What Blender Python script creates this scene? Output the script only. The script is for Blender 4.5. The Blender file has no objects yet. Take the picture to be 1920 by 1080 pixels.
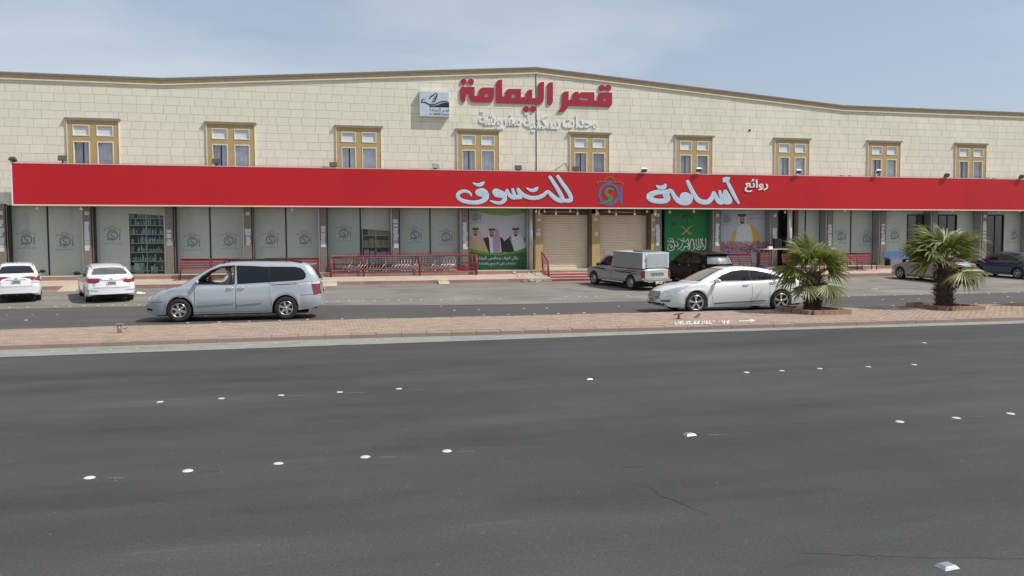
import bpy, bmesh, math, random
import numpy as np
from mathutils import Vector, Matrix
from mathutils.bvhtree import BVHTree
random.seed(7)
SC = bpy.context.scene
COL = SC.collection
PI = math.pi

# ------------------------------------------------------------------ camera
YAW, PITCH, ROLL, FPX, CH = math.radians(13.41), math.atan(80/1500), math.radians(-.33), 1500., 2.2
_f = Vector((math.sin(YAW)*math.cos(PITCH), math.cos(YAW)*math.cos(PITCH), -math.sin(PITCH)))
_r = Vector((math.cos(YAW), -math.sin(YAW), 0)); _u = _r.cross(_f)
_c, _s = math.cos(ROLL), math.sin(ROLL)
R_, U_ = _c*_r+_s*_u, -_s*_r+_c*_u
cam = bpy.data.objects.new('camera', bpy.data.cameras.new('camera')); COL.objects.link(cam)
cam.matrix_world = Matrix(((R_.x, U_.x, -_f.x, 0), (R_.y, U_.y, -_f.y, 0), (R_.z, U_.z, -_f.z, CH), (0, 0, 0, 1)))
cam.data.sensor_width = 36; cam.data.lens = 36*FPX/1920; cam.data.clip_end = 3000; cam.data.clip_start = .1
SC.camera = cam
# ------------------------------------------------------------------ light
SUN = Vector((1.0, -.56, 1.50)).normalized()          # towards the sun
EL = math.asin(SUN.z); AZ = math.atan2(SUN.x, SUN.y)
sd = bpy.data.lights.new('sun', 'SUN'); sd.energy = 4.3; sd.angle = math.radians(.55); sd.color = (1, .965, .90)
so = bpy.data.objects.new('sun', sd); COL.objects.link(so); so.location = (20, -20, 40)
so.rotation_euler = (-SUN).to_track_quat('-Z', 'Y').to_euler()
w = bpy.data.worlds.new('World'); SC.world = w; w.use_nodes = True
nt = w.node_tree; nt.nodes.clear()
N = lambda t, **k: nt.nodes.new(t)
out = N('ShaderNodeOutputWorld'); bg = N('ShaderNodeBackground'); sky = N('ShaderNodeTexSky')
sky.sky_type = 'NISHITA'; sky.sun_disc = False; sky.sun_elevation = EL; sky.sun_rotation = AZ
sky.air_density = 1.0; sky.dust_density = 2.5; sky.ozone_density = 1.3; sky.altitude = 600
tc = N('ShaderNodeTexCoord'); mp = N('ShaderNodeMapping'); mp.inputs['Scale'].default_value = (1.1, 1.1, 4.5)
mp.inputs['Rotation'].default_value = (0, .12, 0)
nz = N('ShaderNodeTexNoise'); nz.inputs['Scale'].default_value = 1.9; nz.inputs['Detail'].default_value = 5; nz.inputs['Roughness'].default_value = .48; nz.inputs['Distortion'].default_value = .5
rp = N('ShaderNodeValToRGB'); rp.color_ramp.elements[0].position = .42; rp.color_ramp.elements[1].position = .78
rp.color_ramp.elements[0].color = (.40, .40, .40, 1); rp.color_ramp.elements[1].color = (.96, .96, .96, 1)
mx = N('ShaderNodeMixRGB'); mx.inputs[2].default_value = (5.7, 6.3, 6.95, 1)
nt.links.new(tc.outputs['Generated'], mp.inputs[0]); nt.links.new(mp.outputs[0], nz.inputs['Vector'])
nt.links.new(nz.outputs['Fac'], rp.inputs[0]); nt.links.new(rp.outputs[0], mx.inputs[0])
nt.links.new(sky.outputs[0], mx.inputs[1]); nt.links.new(mx.outputs[0], bg.inputs[0])
bg.inputs[1].default_value = .116
nt.links.new(bg.outputs[0], out.inputs[0])
SC.view_settings.view_transform = 'Standard'; SC.view_settings.look = 'None'
SC.view_settings.exposure = .0; SC.view_settings.gamma = 1

# ------------------------------------------------------------------ where things stand
C0 = Vector((0, 0, CH))
def ray(px, py): return R_*((px-960)/FPX)+U_*((540-py)/FPX)+_f
def G(px, py, z=0.):                      # point of a level plane
    d = ray(px, py); return C0+d*((z-CH)/d.z)
def FP(px, py, Y):                        # point of a plane parallel to the front of the building
    d = ray(px, py); return C0+d*(Y/d.y)
SLOPE, Y0S = .04, 29.0
def zlot(y): return max(0., min(SLOPE*(y-Y0S), .375))
def LOT(px, py):                          # point of the sloping car park
    d = ray(px, py); t = (-SLOPE*Y0S-CH)/(d.z-SLOPE*d.y); p = C0+d*t
    return p if p.y > Y0S else G(px, py)
def curve_fn(p):
    X = [q[0] for q in p]; Yv = [q[1] for q in p]; g = np.linspace(X[0], X[-1], 400); v = np.interp(g, X, Yv); k = np.hanning(31); k /= k.sum(); v = np.convolve(np.pad(v, 15, 'edge'), k, 'valid')
    return lambda x: float(np.interp(x, g, v))
near_k = curve_fn([(-30, 19.0), (-6.8, 19.32), (.4, 19.38), (4.5, 19.13), (9.2, 18.82), (11.3, 18.74), (15, 18.6), (19, 18.5), (45, 18.2)])
far_k = curve_fn([(-30, 22.7), (-8, 23.0), (.5, 23.38), (5.5, 23.15), (10.7, 22.92), (17, 22.85), (23, 22.65), (45, 22.2)])
gut_k = curve_fn([(-30, 17.9), (-6, 18.03), (4, 18.15), (9, 18.28), (11, 18.2), (15, 17.98), (19, 17.8), (45, 17.3)])

# ------------------------------------------------------------------ materials
MATS = {}
def mat(name, col, rough=.6, metal=0., var=.08, scale=4., bump=0., coat=0., spec=.5, stretch=None, isl=0., var2=0., scale2=.6, emit=0.):
    if name in MATS: return MATS[name]
    m = bpy.data.materials.new(name); m.use_nodes = True; t = m.node_tree; b = t.nodes['Principled BSDF']
    b.inputs['Roughness'].default_value = rough; b.inputs['Metallic'].default_value = metal
    b.inputs['Specular IOR Level'].default_value = spec
    b.inputs['Coat Weight'].default_value = coat; b.inputs['Coat Roughness'].default_value = .04
    b.inputs['Base Color'].default_value = (*col, 1)
    MATS[name] = m
    if var or bump or isl or var2:
        co = t.nodes.new('ShaderNodeTexCoord'); src = co.outputs['Object']
        if stretch:
            mp = t.nodes.new('ShaderNodeMapping'); mp.inputs['Scale'].default_value = stretch
            t.links.new(src, mp.inputs[0]); src = mp.outputs[0]
        n = t.nodes.new('ShaderNodeTexNoise'); n.inputs['Scale'].default_value = scale; n.inputs['Detail'].default_value = 6
        t.links.new(src, n.inputs['Vector'])
        def madd(sock, k, add):
            q = t.nodes.new('ShaderNodeMath'); q.operation = 'MULTIPLY_ADD'; t.links.new(sock, q.inputs[0]); q.inputs[1].default_value = k
            if isinstance(add, float): q.inputs[2].default_value = add
            else: t.links.new(add, q.inputs[2])
            return q.outputs[0]
        v = madd(n.outputs['Fac'], 4*var, 1-2*var)
        if var2:
            n2 = t.nodes.new('ShaderNodeTexNoise'); n2.inputs['Scale'].default_value = scale2; n2.inputs['Detail'].default_value = 4
            t.links.new(co.outputs['Object'], n2.inputs['Vector'])
            v = madd(n2.outputs['Fac'], 4*var2, madd(v, 1., -2*var2))
        if isl:
            g = t.nodes.new('ShaderNodeNewGeometry'); oi = t.nodes.new('ShaderNodeObjectInfo')
            a = t.nodes.new('ShaderNodeMath'); a.operation = 'ADD'; t.links.new(g.outputs['Random Per Island'], a.inputs[0]); t.links.new(oi.outputs['Random'], a.inputs[1])
            fr = t.nodes.new('ShaderNodeMath'); fr.operation = 'FRACT'; t.links.new(a.outputs[0], fr.inputs[0])
            v = madd(fr.outputs[0], 2*isl, madd(v, 1., -isl))
        mul = t.nodes.new('ShaderNodeVectorMath'); mul.operation = 'SCALE'; mul.inputs[0].default_value = col
        t.links.new(v, mul.inputs['Scale']); t.links.new(mul.outputs[0], b.inputs['Base Color'])
        if bump:
            bp = t.nodes.new('ShaderNodeBump'); bp.inputs['Strength'].default_value = bump; bp.inputs['Distance'].default_value = .01
            n3 = t.nodes.new('ShaderNodeTexNoise'); n3.inputs['Scale'].default_value = scale*6; n3.inputs['Detail'].default_value = 4
            t.links.new(src, n3.inputs['Vector']); t.links.new(n3.outputs['Fac'], bp.inputs['Height']); t.links.new(bp.outputs[0], b.inputs['Normal'])
    return m
def glass_mat(name, tint, alpha, rough=.03):
    if name in MATS: return MATS[name]
    m = bpy.data.materials.new(name); m.use_nodes = True; t = m.node_tree; t.nodes.clear()
    o = t.nodes.new('ShaderNodeOutputMaterial'); tr = t.nodes.new('ShaderNodeBsdfTransparent'); tr.inputs[0].default_value = (*tint, 1)
    gl = t.nodes.new('ShaderNodeBsdfGlossy'); gl.inputs['Roughness'].default_value = rough; gl.inputs[0].default_value = (1, 1, 1, 1)
    fr = t.nodes.new('ShaderNodeFresnel'); fr.inputs[0].default_value = 1.45
    ma = t.nodes.new('ShaderNodeMath'); ma.operation = 'MULTIPLY_ADD'; ma.inputs[1].default_value = 1.; ma.inputs[2].default_value = alpha
    mi = t.nodes.new('ShaderNodeMixShader')
    t.links.new(fr.outputs[0], ma.inputs[0]); t.links.new(ma.outputs[0], mi.inputs[0]); t.links.new(tr.outputs[0], mi.inputs[1]); t.links.new(gl.outputs[0], mi.inputs[2])
    t.links.new(mi.outputs[0], o.inputs[0]); MATS[name] = m; return m

# ------------------------------------------------------------------ mesh building
class MB:
    def __init__(s): s.v = []; s.f = []; s.m = []; s.smooth = []
    def add(s, vs, fs, mi=0, sm=False):
        k = len(s.v); s.v += [tuple(p) for p in vs]; s.f += [tuple(i+k for i in f) for f in fs]; s.m += [mi]*len(fs); s.smooth += [sm]*len(fs); return s
    def box(s, x0, x1, y0, y1, z0, z1, mi=0):
        vs = [(x, y, z) for z in (z0, z1) for y in (y0, y1) for x in (x0, x1)]
        return s.add(vs, [(0, 2, 3, 1), (4, 5, 7, 6), (0, 1, 5, 4), (2, 6, 7, 3), (0, 4, 6, 2), (1, 3, 7, 5)], mi)
    def obox(s, c, ax, ay, az, mi=0):      # oriented box, half vectors
        c, ax, ay, az = map(Vector, (c, ax, ay, az))
        vs = [c+ax*i+ay*j+az*k for k in (-1, 1) for j in (-1, 1) for i in (-1, 1)]
        return s.add(vs, [(0, 2, 3, 1), (4, 5, 7, 6), (0, 1, 5, 4), (2, 6, 7, 3), (0, 4, 6, 2), (1, 3, 7, 5)], mi)
    def tube(s, pts, r, n=8, mi=0, cap=True):
        pts = [Vector(p) for p in pts]; rs = r if isinstance(r, (list, tuple)) else [r]*len(pts); vs = []
        for i, p in enumerate(pts):
            d = (pts[min(i+1, len(pts)-1)]-pts[max(i-1, 0)]).normalized()
            a = d.orthogonal().normalized() if i == 0 else (pa-d*pa.dot(d)).normalized()
            pa = a; b = d.cross(a)
            vs += [p+(a*math.cos(2*PI*k/n)+b*math.sin(2*PI*k/n))*rs[i] for k in range(n)]
        fs = [(i*n+k, i*n+(k+1) % n, (i+1)*n+(k+1) % n, (i+1)*n+k) for i in range(len(pts)-1) for k in range(n)]
        s.add(vs, fs, mi, True)
        if cap: k0 = len(s.v)-len(vs); s.f += [tuple(k0+k for k in range(n))[::-1], tuple(k0+(len(pts)-1)*n+k for k in range(n))]; s.m += [mi]*2; s.smooth += [False]*2
        return s
    def lathe(s, prof, c=(0, 0, 0), ax='z', n=20, mi=0, sm=True):   # prof: (r, h)
        vs = []
        for r, h in prof:
            for k in range(n):
                a = 2*PI*k/n; p = (r*math.cos(a), r*math.sin(a), h)
                if ax == 'y': p = (p[0], p[2], p[1])
                if ax == 'x': p = (p[2], p[0], p[1])
                vs.append((p[0]+c[0], p[1]+c[1], p[2]+c[2]))
        fs = [(i*n+k, i*n+(k+1) % n, (i+1)*n+(k+1) % n, (i+1)*n+k) for i in range(len(prof)-1) for k in range(n)]
        return s.add(vs, fs, mi, sm)
    def prism(s, poly, f0, f1, mi=0):      # poly: list of 2D; f0/f1 map 2D -> 3D for back and front
        n = len(poly); vs = [f0(*p) for p in poly]+[f1(*p) for p in poly]
        return s.add(vs, [tuple(range(n))[::-1], tuple(range(n, 2*n))]+[(i, (i+1) % n, n+(i+1) % n, n+i) for i in range(n)], mi)
    def mesh(s, name, mats):
        me = bpy.data.meshes.new(name); me.from_pydata(s.v, [], s.f)
        for m in (mats if isinstance(mats, (list, tuple)) else [mats]): me.materials.append(m)
        me.polygons.foreach_set('material_index', s.m); me.polygons.foreach_set('use_smooth', s.smooth); me.update(); return me
    def build(s, name, mats, parent=None, fix=True, **k):
        me = s.mesh(name, mats)
        if fix:
            bm = bmesh.new(); bm.from_mesh(me); bmesh.ops.recalc_face_normals(bm, faces=bm.faces); bm.to_mesh(me); bm.free()
        return link(name, me, parent, **k)
def link(name, data, parent=None, loc=None, **k):
    o = bpy.data.objects.new(name, data); COL.objects.link(o); o.parent = parent
    if loc is not None: o.location = loc
    for q, v in k.items(): o[q] = v
    return o
def tag(o, label=None, cat=None, group=None, kind=None):
    for k, v in (('label', label), ('category', cat), ('group', group), ('kind', kind)):
        if v: o[k] = v
        elif k in o and k != 'kind': del o[k]
    return o
def thing(name, label, cat, loc=(0, 0, 0), rz=0., group=None):
    o = bpy.data.objects.new(name, None); o.empty_display_size = .2; COL.objects.link(o); o.location = loc; o.rotation_euler = (0, 0, rz)
    return tag(o, label, cat, group)
KIDS = {}
def copy_tree(o, parent=None):
    c = o.copy(); COL.objects.link(c); c.parent = parent
    for ch in [q for q in COL.objects if q.parent == o]: copy_tree(ch, c)
    return c
def smooth_pts(pts, n=6):
    P = [np.array(p, float) for p in pts]; out = []
    for i in range(len(P)-1):
        a, b, c, d = P[max(i-1, 0)], P[i], P[i+1], P[min(i+2, len(P)-1)]
        for k in range(n):
            t = k/n; out.append(.5*((2*b)+(c-a)*t+(2*a-5*b+4*c-d)*t*t+(3*b-a-3*c+d)*t**3))
    return out+[P[-1]]
def stroke_polys(pts, width, n=6, grow=0., smooth=True):
    """ribbon quads in 2D for a brush stroke; pts (x,y) or (x,y,w)"""
    q = [(p[0], p[1], (p[2] if len(p) > 2 else width)) for p in pts]
    q = smooth_pts(q, n) if smooth and len(q) > 2 else [np.array(p, float) for p in q]
    out = []; L = []; Rr = []
    for i, p in enumerate(q):
        d = q[min(i+1, len(q)-1)][:2]-q[max(i-1, 0)][:2]; l = np.hypot(*d) or 1; nx, ny = -d[1]/l, d[0]/l; h = p[2]/2+grow
        L.append((p[0]+nx*h, p[1]+ny*h)); Rr.append((p[0]-nx*h, p[1]-ny*h))
    for i in range(len(q)-1): out.append([L[i], L[i+1], Rr[i+1], Rr[i]])
    for e in (0, -1):
        h = q[e][2]/2+grow; out.append([(q[e][0]+h*math.cos(a*PI/6), q[e][1]+h*math.sin(a*PI/6)) for a in range(12)])
    return out
def ell(cx, cy, rx, ry, n=20, rot=0): return [(cx+rx*math.cos(2*PI*k/n)*math.cos(rot)-ry*math.sin(2*PI*k/n)*math.sin(rot), cy+rx*math.cos(2*PI*k/n)*math.sin(rot)+ry*math.sin(2*PI*k/n)*math.cos(rot)) for k in range(n)]
def fill(loops, thick=0.):
    """even-odd fill of 2D loops -> (verts, faces) with local z thickness"""
    cu = bpy.data.curves.new('tmp', 'CURVE'); cu.dimensions = '2D'; cu.fill_mode = 'BOTH'; cu.extrude = thick/2
    for lp in loops:
        sp = cu.splines.new('POLY'); sp.points.add(len(lp)-1); sp.use_cyclic_u = True
        for i, p in enumerate(lp): sp.points[i].co = (p[0], p[1], 0, 1)
    return cu2mesh(cu)
def cu2mesh(cu):
    o = bpy.data.objects.new('tmp', cu); COL.objects.link(o); dg = bpy.context.evaluated_depsgraph_get(); dg.update()
    me = bpy.data.meshes.new_from_object(o.evaluated_get(dg)); vs = [tuple(v.co) for v in me.vertices]; fs = [tuple(p.vertices) for p in me.polygons]
    bpy.data.objects.remove(o); bpy.data.curves.remove(cu); bpy.data.meshes.remove(me); return vs, fs
import unicodedata
FORMS = {}
for cp in range(0xFE80, 0xFEF5):
    d = unicodedata.decomposition(chr(cp)).split()
    if len(d) == 2: FORMS.setdefault(chr(int(d[1], 16)), {})[d[0]] = chr(cp)
def arabic(s):
    s = s.replace('لا', '\uFEFB'); out = []
    for i, ch in enumerate(s):
        f = FORMS.get(ch)
        if ch == '\uFEFB':
            out.append('\uFEFC' if i and '<initial>' in FORMS.get(s[i-1], {}) else ch); continue
        if not f: out.append(ch); continue
        prv = i > 0 and '<initial>' in FORMS.get(s[i-1], {})
        nxt = i+1 < len(s) and '<initial>' in f and (s[i+1] in FORMS or s[i+1] == '\uFEFB') and s[i+1] != 'ء'
        k = '<medial>' if prv and nxt else '<final>' if prv else '<initial>' if nxt else '<isolated>'
        out.append(f.get(k) or f.get('<isolated>') or ch)
    return ''.join(out[::-1])
def text2d(s, thick=0., bold=0.):
    cu = bpy.data.curves.new('tmp', 'FONT'); cu.body = s; cu.extrude = thick/2; cu.offset = bold; cu.resolution_u = 3
    vs, fs = cu2mesh(cu); a = np.array(vs); lo, hi = a.min(0), a.max(0)
    return [((p[0]-lo[0])/(hi[0]-lo[0]), (p[1]-lo[1])/(hi[1]-lo[1]), p[2]) for p in vs], fs
def text_on(mb, s, x0, x1, z0, z1, Y, thick=0., bold=0., mi=0, mirror=False):
    """text in a plane facing -Y"""
    vs, fs = text2d(s, thick, bold)
    mb.add([(x0+(x1-x0)*p[0], Y-p[2], z0+(z1-z0)*p[1]) for p in vs], fs, mi)
def strokes_px(mb, strokes, tr, Y, grow=0., mi=0, dy=.0004, width=20):
    """brush strokes given in photograph pixels laid on the facade plane Y"""
    k = 0
    for st in strokes:
        st = list(st)
        for poly in stroke_polys([tr(p) for p in st], width, grow=grow):
            pts = [FP(x, y, Y-k*dy) for x, y in poly]; mb.add(pts, [tuple(range(len(pts)))], mi); k += 1

# ------------------------------------------------------------------ colours
m_asph = mat('asphalt_worn', (.059, .060, .056), .78, var=.17, scale=1.0, stretch=(.14, 1.3, 1), bump=.8, var2=.16, scale2=.22, spec=.25)
m_asph2 = mat('asphalt_far', (.068, .066, .062), .8, var=.08, scale=1.2, stretch=(.3, 1.5, 1), bump=.3, var2=.06, scale2=.3)
m_lot = mat('asphalt_dusty', (.19, .177, .156), .9, var=.20, scale=.9, stretch=(.35, 1, 1), bump=.3, var2=.20, scale2=.45)
m_conc = mat('concrete_gutter', (.25, .25, .225), .9, var=.12, scale=2.5, bump=.3)
m_kerb = mat('kerb_stone_pink', (.30, .215, .175), .85, var=.10, scale=5, bump=.3, isl=.06)
m_paver = mat('paver_tan', (.355, .262, .20), .85, var=.12, scale=9, isl=.14, var2=.06, scale2=.5)
m_sand = mat('joint_sand', (.20, .15, .11), .95, var=.1)
m_terr = mat('terrace_cement', (.42, .35, .28), .9, var=.10, scale=2., bump=.2, var2=.06)
m_rkerb = mat('kerb_red_paint', (.36, .20, .165), .85, var=.22, scale=3., isl=.1)
m_stone = mat('limestone', (.74, .70, .575), .85, var=.045, scale=1.6, stretch=(1, 1, .22), isl=.028, var2=.045, scale2=.35)
m_mort = mat('mortar', (.70, .665, .55), .9)
m_cap = mat('coping_grey', (.26, .24, .205), .8, var=.12)
m_tan = mat('moulding_tan', (.50, .38, .22), .75, var=.15, scale=6)
m_cream = mat('trim_cream', (.72, .66, .52), .7)
m_ochre = mat('surround_ochre', (.43, .31, .15), .75, var=.05)
m_panel = mat('panel_white', (.62, .66, .68), .4, coat=.3)
m_red = mat('sign_red', (.50, .010, .016), .38, var=.04, scale=.25, coat=.1, spec=.35, var2=.05, scale2=.12)
m_redl = mat('letter_red', (.34, .012, .030), .4, var=.03, coat=.2)
m_white = mat('paint_white', (.78, .78, .78), .5)
m_letter = mat('letter_white', (.50, .60, .72), .4)
m_navy = mat('letter_outline', (.03, .035, .09), .5)
m_pillar = mat('pillar_granite', (.20, .165, .135), .45, var=.25, scale=14)
m_pilast = mat('pilaster_ochre', (.42, .30, .13), .7, var=.1)
m_steel = mat('brushed_steel', (.42, .42, .42), .35, metal=.8, var=.1)
m_film = mat('frosted_film', (.42, .47, .41), .35, var=.05, scale=.8, coat=.45, var2=.05, scale2=.5)
m_black = mat('black_frame', (.012, .013, .013), .5)
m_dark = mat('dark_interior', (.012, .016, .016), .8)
m_shelf = mat('shelf_white', (.62, .70, .68), .5)
m_room = mat('room_wall', (.25, .28, .25), .8)
m_shut = mat('shutter_beige', (.70, .60, .465), .5, var=.05, scale=2)
m_shbox = mat('shutter_box_brown', (.09, .065, .045), .6)
m_rail = mat('rail_red', (.26, .026, .045), .5, var=.12, spec=.3)
m_bench = mat('bench_red', (.20, .035, .045), .7, var=.2, spec=.2)
m_step = mat('step_red', (.34, .06, .07), .6, var=.15)
m_wire = mat('cart_chrome', (.33, .33, .32), .4, metal=.3)
m_card = mat('cardboard', (.50, .37, .23), .8, var=.1, isl=.2)
m_jar = mat('jar_pale', (.50, .60, .57), .4, isl=.45)
m_lightbox = mat('floodlight_body', (.06, .06, .055), .5)
m_lens = mat('floodlight_glass', (.09, .09, .08), .3, coat=.1)
m_tyre = mat('tyre', (.018, .018, .018), .8, var=.1)
m_rim = mat('rim_alloy', (.55, .56, .57), .3, metal=.85)
m_rimd = mat('rim_dark', (.03, .03, .03), .6)
m_cgl = mat('car_glass_dark', (.008, .010, .014), .04, spec=.45, var=0)
m_under = mat('underbody', (.01, .01, .01), .9)
m_plas = mat('black_plastic', (.015, .015, .016), .65, spec=.25)
m_tail = mat('tail_light', (.20, .008, .016), .15, coat=1., var=0)
m_head = mat('headlight', (.45, .50, .55), .1, metal=.3, coat=1., var=.2, scale=20)
m_chrome = mat('chrome', (.7, .7, .7), .12, metal=1., var=0)
m_plate = mat('plate_white', (.60, .62, .60), .5)
m_stud = mat('stud_ceramic', (.58, .58, .54), .3, coat=.4, var=.04)
m_studd = mat('stud_dirty', (.40, .33, .18), .6, var=.2)
m_alu = mat('cat_eye_metal', (.34, .36, .39), .5, metal=.5, var=.2, scale=30)

def grain(m, scale, k, contrast=1.):
    t = m.node_tree; sc = [n for n in t.nodes if n.type == 'VECT_MATH'][0]; src = sc.inputs['Scale'].links[0].from_socket
    co = t.nodes.new('ShaderNodeTexCoord'); n = t.nodes.new('ShaderNodeTexNoise'); n.inputs['Scale'].default_value = scale; n.inputs['Detail'].default_value = 2; n.inputs['Roughness'].default_value = .8
    a = t.nodes.new('ShaderNodeMath'); a.operation = 'MULTIPLY_ADD'; a.inputs[1].default_value = 2*k; a.inputs[2].default_value = 1-k; b = t.nodes.new('ShaderNodeMath'); b.operation = 'MULTIPLY'
    t.links.new(co.outputs['Object'], n.inputs['Vector']); t.links.new(n.outputs['Fac'], a.inputs[0]); t.links.new(a.outputs[0], b.inputs[0]); t.links.new(src, b.inputs[1]); t.links.new(b.outputs[0], sc.inputs['Scale'])
def patches(m, scale, lo, hi, k, stretch=(1, 1, 1)):
    t = m.node_tree; sc = [n for n in t.nodes if n.type == 'VECT_MATH'][0]; src = sc.inputs['Scale'].links[0].from_socket
    co = t.nodes.new('ShaderNodeTexCoord'); mp = t.nodes.new('ShaderNodeMapping'); mp.inputs['Scale'].default_value = stretch; n = t.nodes.new('ShaderNodeTexNoise'); n.inputs['Scale'].default_value = scale; n.inputs['Detail'].default_value = 8; n.inputs['Roughness'].default_value = .62
    mr = t.nodes.new('ShaderNodeMapRange'); mr.inputs['From Min'].default_value = lo; mr.inputs['From Max'].default_value = hi; mr.inputs['To Min'].default_value = 1; mr.inputs['To Max'].default_value = 1+k; b = t.nodes.new('ShaderNodeMath'); b.operation = 'MULTIPLY'
    t.links.new(co.outputs['Object'], mp.inputs[0]); t.links.new(mp.outputs[0], n.inputs['Vector']); t.links.new(n.outputs['Fac'], mr.inputs['Value']); t.links.new(mr.outputs[0], b.inputs[0]); t.links.new(src, b.inputs[1]); t.links.new(b.outputs[0], sc.inputs['Scale'])
grain(m_asph, 42, .60); patches(m_asph, .30, .45, .70, .28, (.4, 1, 1)); patches(m_asph, .9, .54, .70, -.22, (.3, 1, 1)); patches(m_asph, 9, .64, .72, .6); patches(m_asph, 1.6, .62, .72, .25, (.2, 1.6, 1)); patches(m_asph, .12, .45, .62, -.20)
grain(m_asph2, 20, .25); patches(m_asph2, .7, .5, .7, .25, (.3, 1, 1))
patches(m_lot, .8, .54, .68, -.32, (.5, 1, 1)); patches(m_lot, 2.2, .60, .70, -.30, (.3, 1.2, 1)); grain(m_lot, 9, .2)
patches(m_red, .4, .5, .7, -.10, (1, 1, .3)); patches(m_film, .7, .5, .68, .16, (1, 1, .25)); patches(m_film, 1.6, .58, .7, -.14, (1, 1, .2)); patches(m_shut, 1.2, .55, .7, -.15, (1, 1, .25)); patches(m_conc, 1.2, .52, .7, -.30); patches(m_terr, 1.1, .54, .7, -.25); patches(m_stone, .5, .54, .70, -.08); patches(m_stone, .9, .58, .72, -.07, (1.5, 1, .3)); patches(m_kerb, 2.5, .52, .66, -.28); patches(m_paver, 1.0, .54, .70, -.22)
# ------------------------------------------------------------------ ground
def sheet(name, x0, x1, ya, yb, m, z, nx=80, ny=1, kind='structure', zf=None):
    mb = MB(); vs = []; fs = []
    for j in range(ny+1):
        for i in range(nx+1):
            x = x0+(x1-x0)*i/nx; y = ya(x)+(yb(x)-ya(x))*j/ny; vs.append((x, y, z+(zf(x, y) if zf else 0)))
    for j in range(ny):
        for i in range(nx): a = j*(nx+1)+i; fs.append((a, a+1, a+nx+2, a+nx+1))
    mb.add(vs, fs); o = mb.build(name, m, fix=False); o['kind'] = kind; return o
K = lambda c: (lambda x: c)
mb = MB(); mb.add([(-1500, -1500, -.012), (1500, -1500, -.012), (1500, 1500, -.012), (-1500, 1500, -.012)], [(0, 1, 2, 3)])
mb.build('ground', mat('desert_ground', (.30, .25, .19), .95, var2=.1, scale2=.02), kind='structure')
sheet('road', -60, 70, K(-12), lambda x: gut_k(x)+.03, m_asph, 0)
sheet('gutter', -60, 70, gut_k, lambda x: near_k(x)+.1, m_conc, .004)
sheet('service_road', -60, 70, lambda x: far_k(x)-.1, K(29.02), m_asph2, 0)
def lot_edge(x): t = max(0, min(1, (8-x)/16)); return 29.0+2.1*t*t*(3-2*t)
sheet('service_road_shoulder', -60, 70, K(29.0), K(31.3), m_asph2, 0, ny=1, zf=lambda x, y: SLOPE*(y-29))
sheet('car_park', -60, 70, lot_edge, K(38.45), m_lot, .004, ny=2, zf=lambda x, y: SLOPE*(y-29))
# median: body, kerb stones, pavers
med = sheet('median', -60, 70, lambda x: near_k(x)+.06, lambda x: far_k(x)-.06, m_sand, .098)
mb = MB()
kst = MB().box(-.2995, .2995, 0, .30, -.05, .11).mesh('kerb_stone', m_kerb)
bmm = bmesh.new(); bmm.from_mesh(kst); bmesh.ops.bevel(bmm, geom=[e for e in bmm.edges if all(v.co.z > .08 for v in e.verts)], offset=.018, segments=1, affect='EDGES'); bmm.to_mesh(kst); bmm.free()
for far in (0, 1):
    x = -22.
    while x < 40:
        yy = (near_k(x) if not far else far_k(x)-.30); sl = (near_k(x+.3)-near_k(x-.3))/.6
        o = link('kerb_stone', kst, med, (x, yy+random.uniform(-.006, .006), random.uniform(-.006, .006))); o.rotation_euler = (0, 0, math.atan(sl)+random.uniform(-.006, .006)); x += .604
PW, PD = .21, .105
pv = MB().box(-PW/2+.006, PW/2-.006, -PD/2+.005, PD/2-.005, -.02, .0).mesh('paver', m_paver)
pst = MB(); cnt = 0; cand = []
for j in range(int(3.9/PD)):
    for i in range(int((34+12)/PW)):
        x = -12+i*PW+(PW/2 if j % 2 else 0); y = near_k(x)+.30+PD/2+.01+j*PD
        if y > far_k(x)-.30-PD/2: continue
        cand.append((x, y))
PALMS = [(14.61, 21.64), (19.4, 21.66), (24.15, 21.6)]
def in_bed(x, y): return any(abs(x-a) < .72 and abs(y-b+.02) < .98 for a, b in PALMS)
cand = [c for c in cand if not in_bed(*c)]
cand.sort(key=lambda c: (c[0]+6.2 < 0, (c[0])**2+c[1]**2))
for n, (x, y) in enumerate(cand):
    z = .110+random.uniform(-.003, .003)
    if n < 300: o = link('paver', pv, med, (x, y, z)); o.rotation_euler = (0, 0, random.uniform(-.01, .01))
    else: pst.box(x-PW/2+.006, x+PW/2-.006, y-PD/2+.005, y+PD/2-.005, z-.02, z)
pst.build('paving', m_paver, med, fix=False, kind='stuff')

# ------------------------------------------------------------------ terrace in front of the shops
terr = sheet('terrace', -30, 60, K(38.62), K(40.22), m_terr, .535, nx=40, zf=lambda x, y: (y-38.6)*.115 if not 11.2 < x < 18.3 else (y-38.6)*.115)
bpy.data.objects.remove(terr)
mb = MB()
for a, b in ((-30, 11.25), (18.25, 60)):
    mb.add([(a, 38.6, .535), (b, 38.6, .535), (b, 40.22, .72), (a, 40.22, .72), (a, 38.6, .2), (b, 38.6, .2), (b, 40.22, .2), (a, 40.22, .2)],
           [(0, 1, 2, 3), (0, 4, 5, 1), (1, 5, 6, 2), (3, 7, 4, 0)])
terr = mb.build('terrace', m_terr, fix=True, kind='structure')
ks2 = MB().box(-.495, .495, 0, .16, -.22, .165).mesh('kerb_stone', m_rkerb)
x = -17.5
while x < 46:
    if not 10.4 < x < 18.6: link('kerb_stone', ks2, terr, (x, 38.44+random.uniform(-.008, .008), .375+random.uniform(-.01, .005)))
    if not 10.9 < x < 18.6: link('kerb_stone', ks2, terr, (x+.3, 40.2, .72+random.uniform(-.006, .004)))
    x += 1.0
sheet('shop_pavement', -30, 60, K(40.34), K(42.6), m_terr, .885, nx=40)
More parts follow.
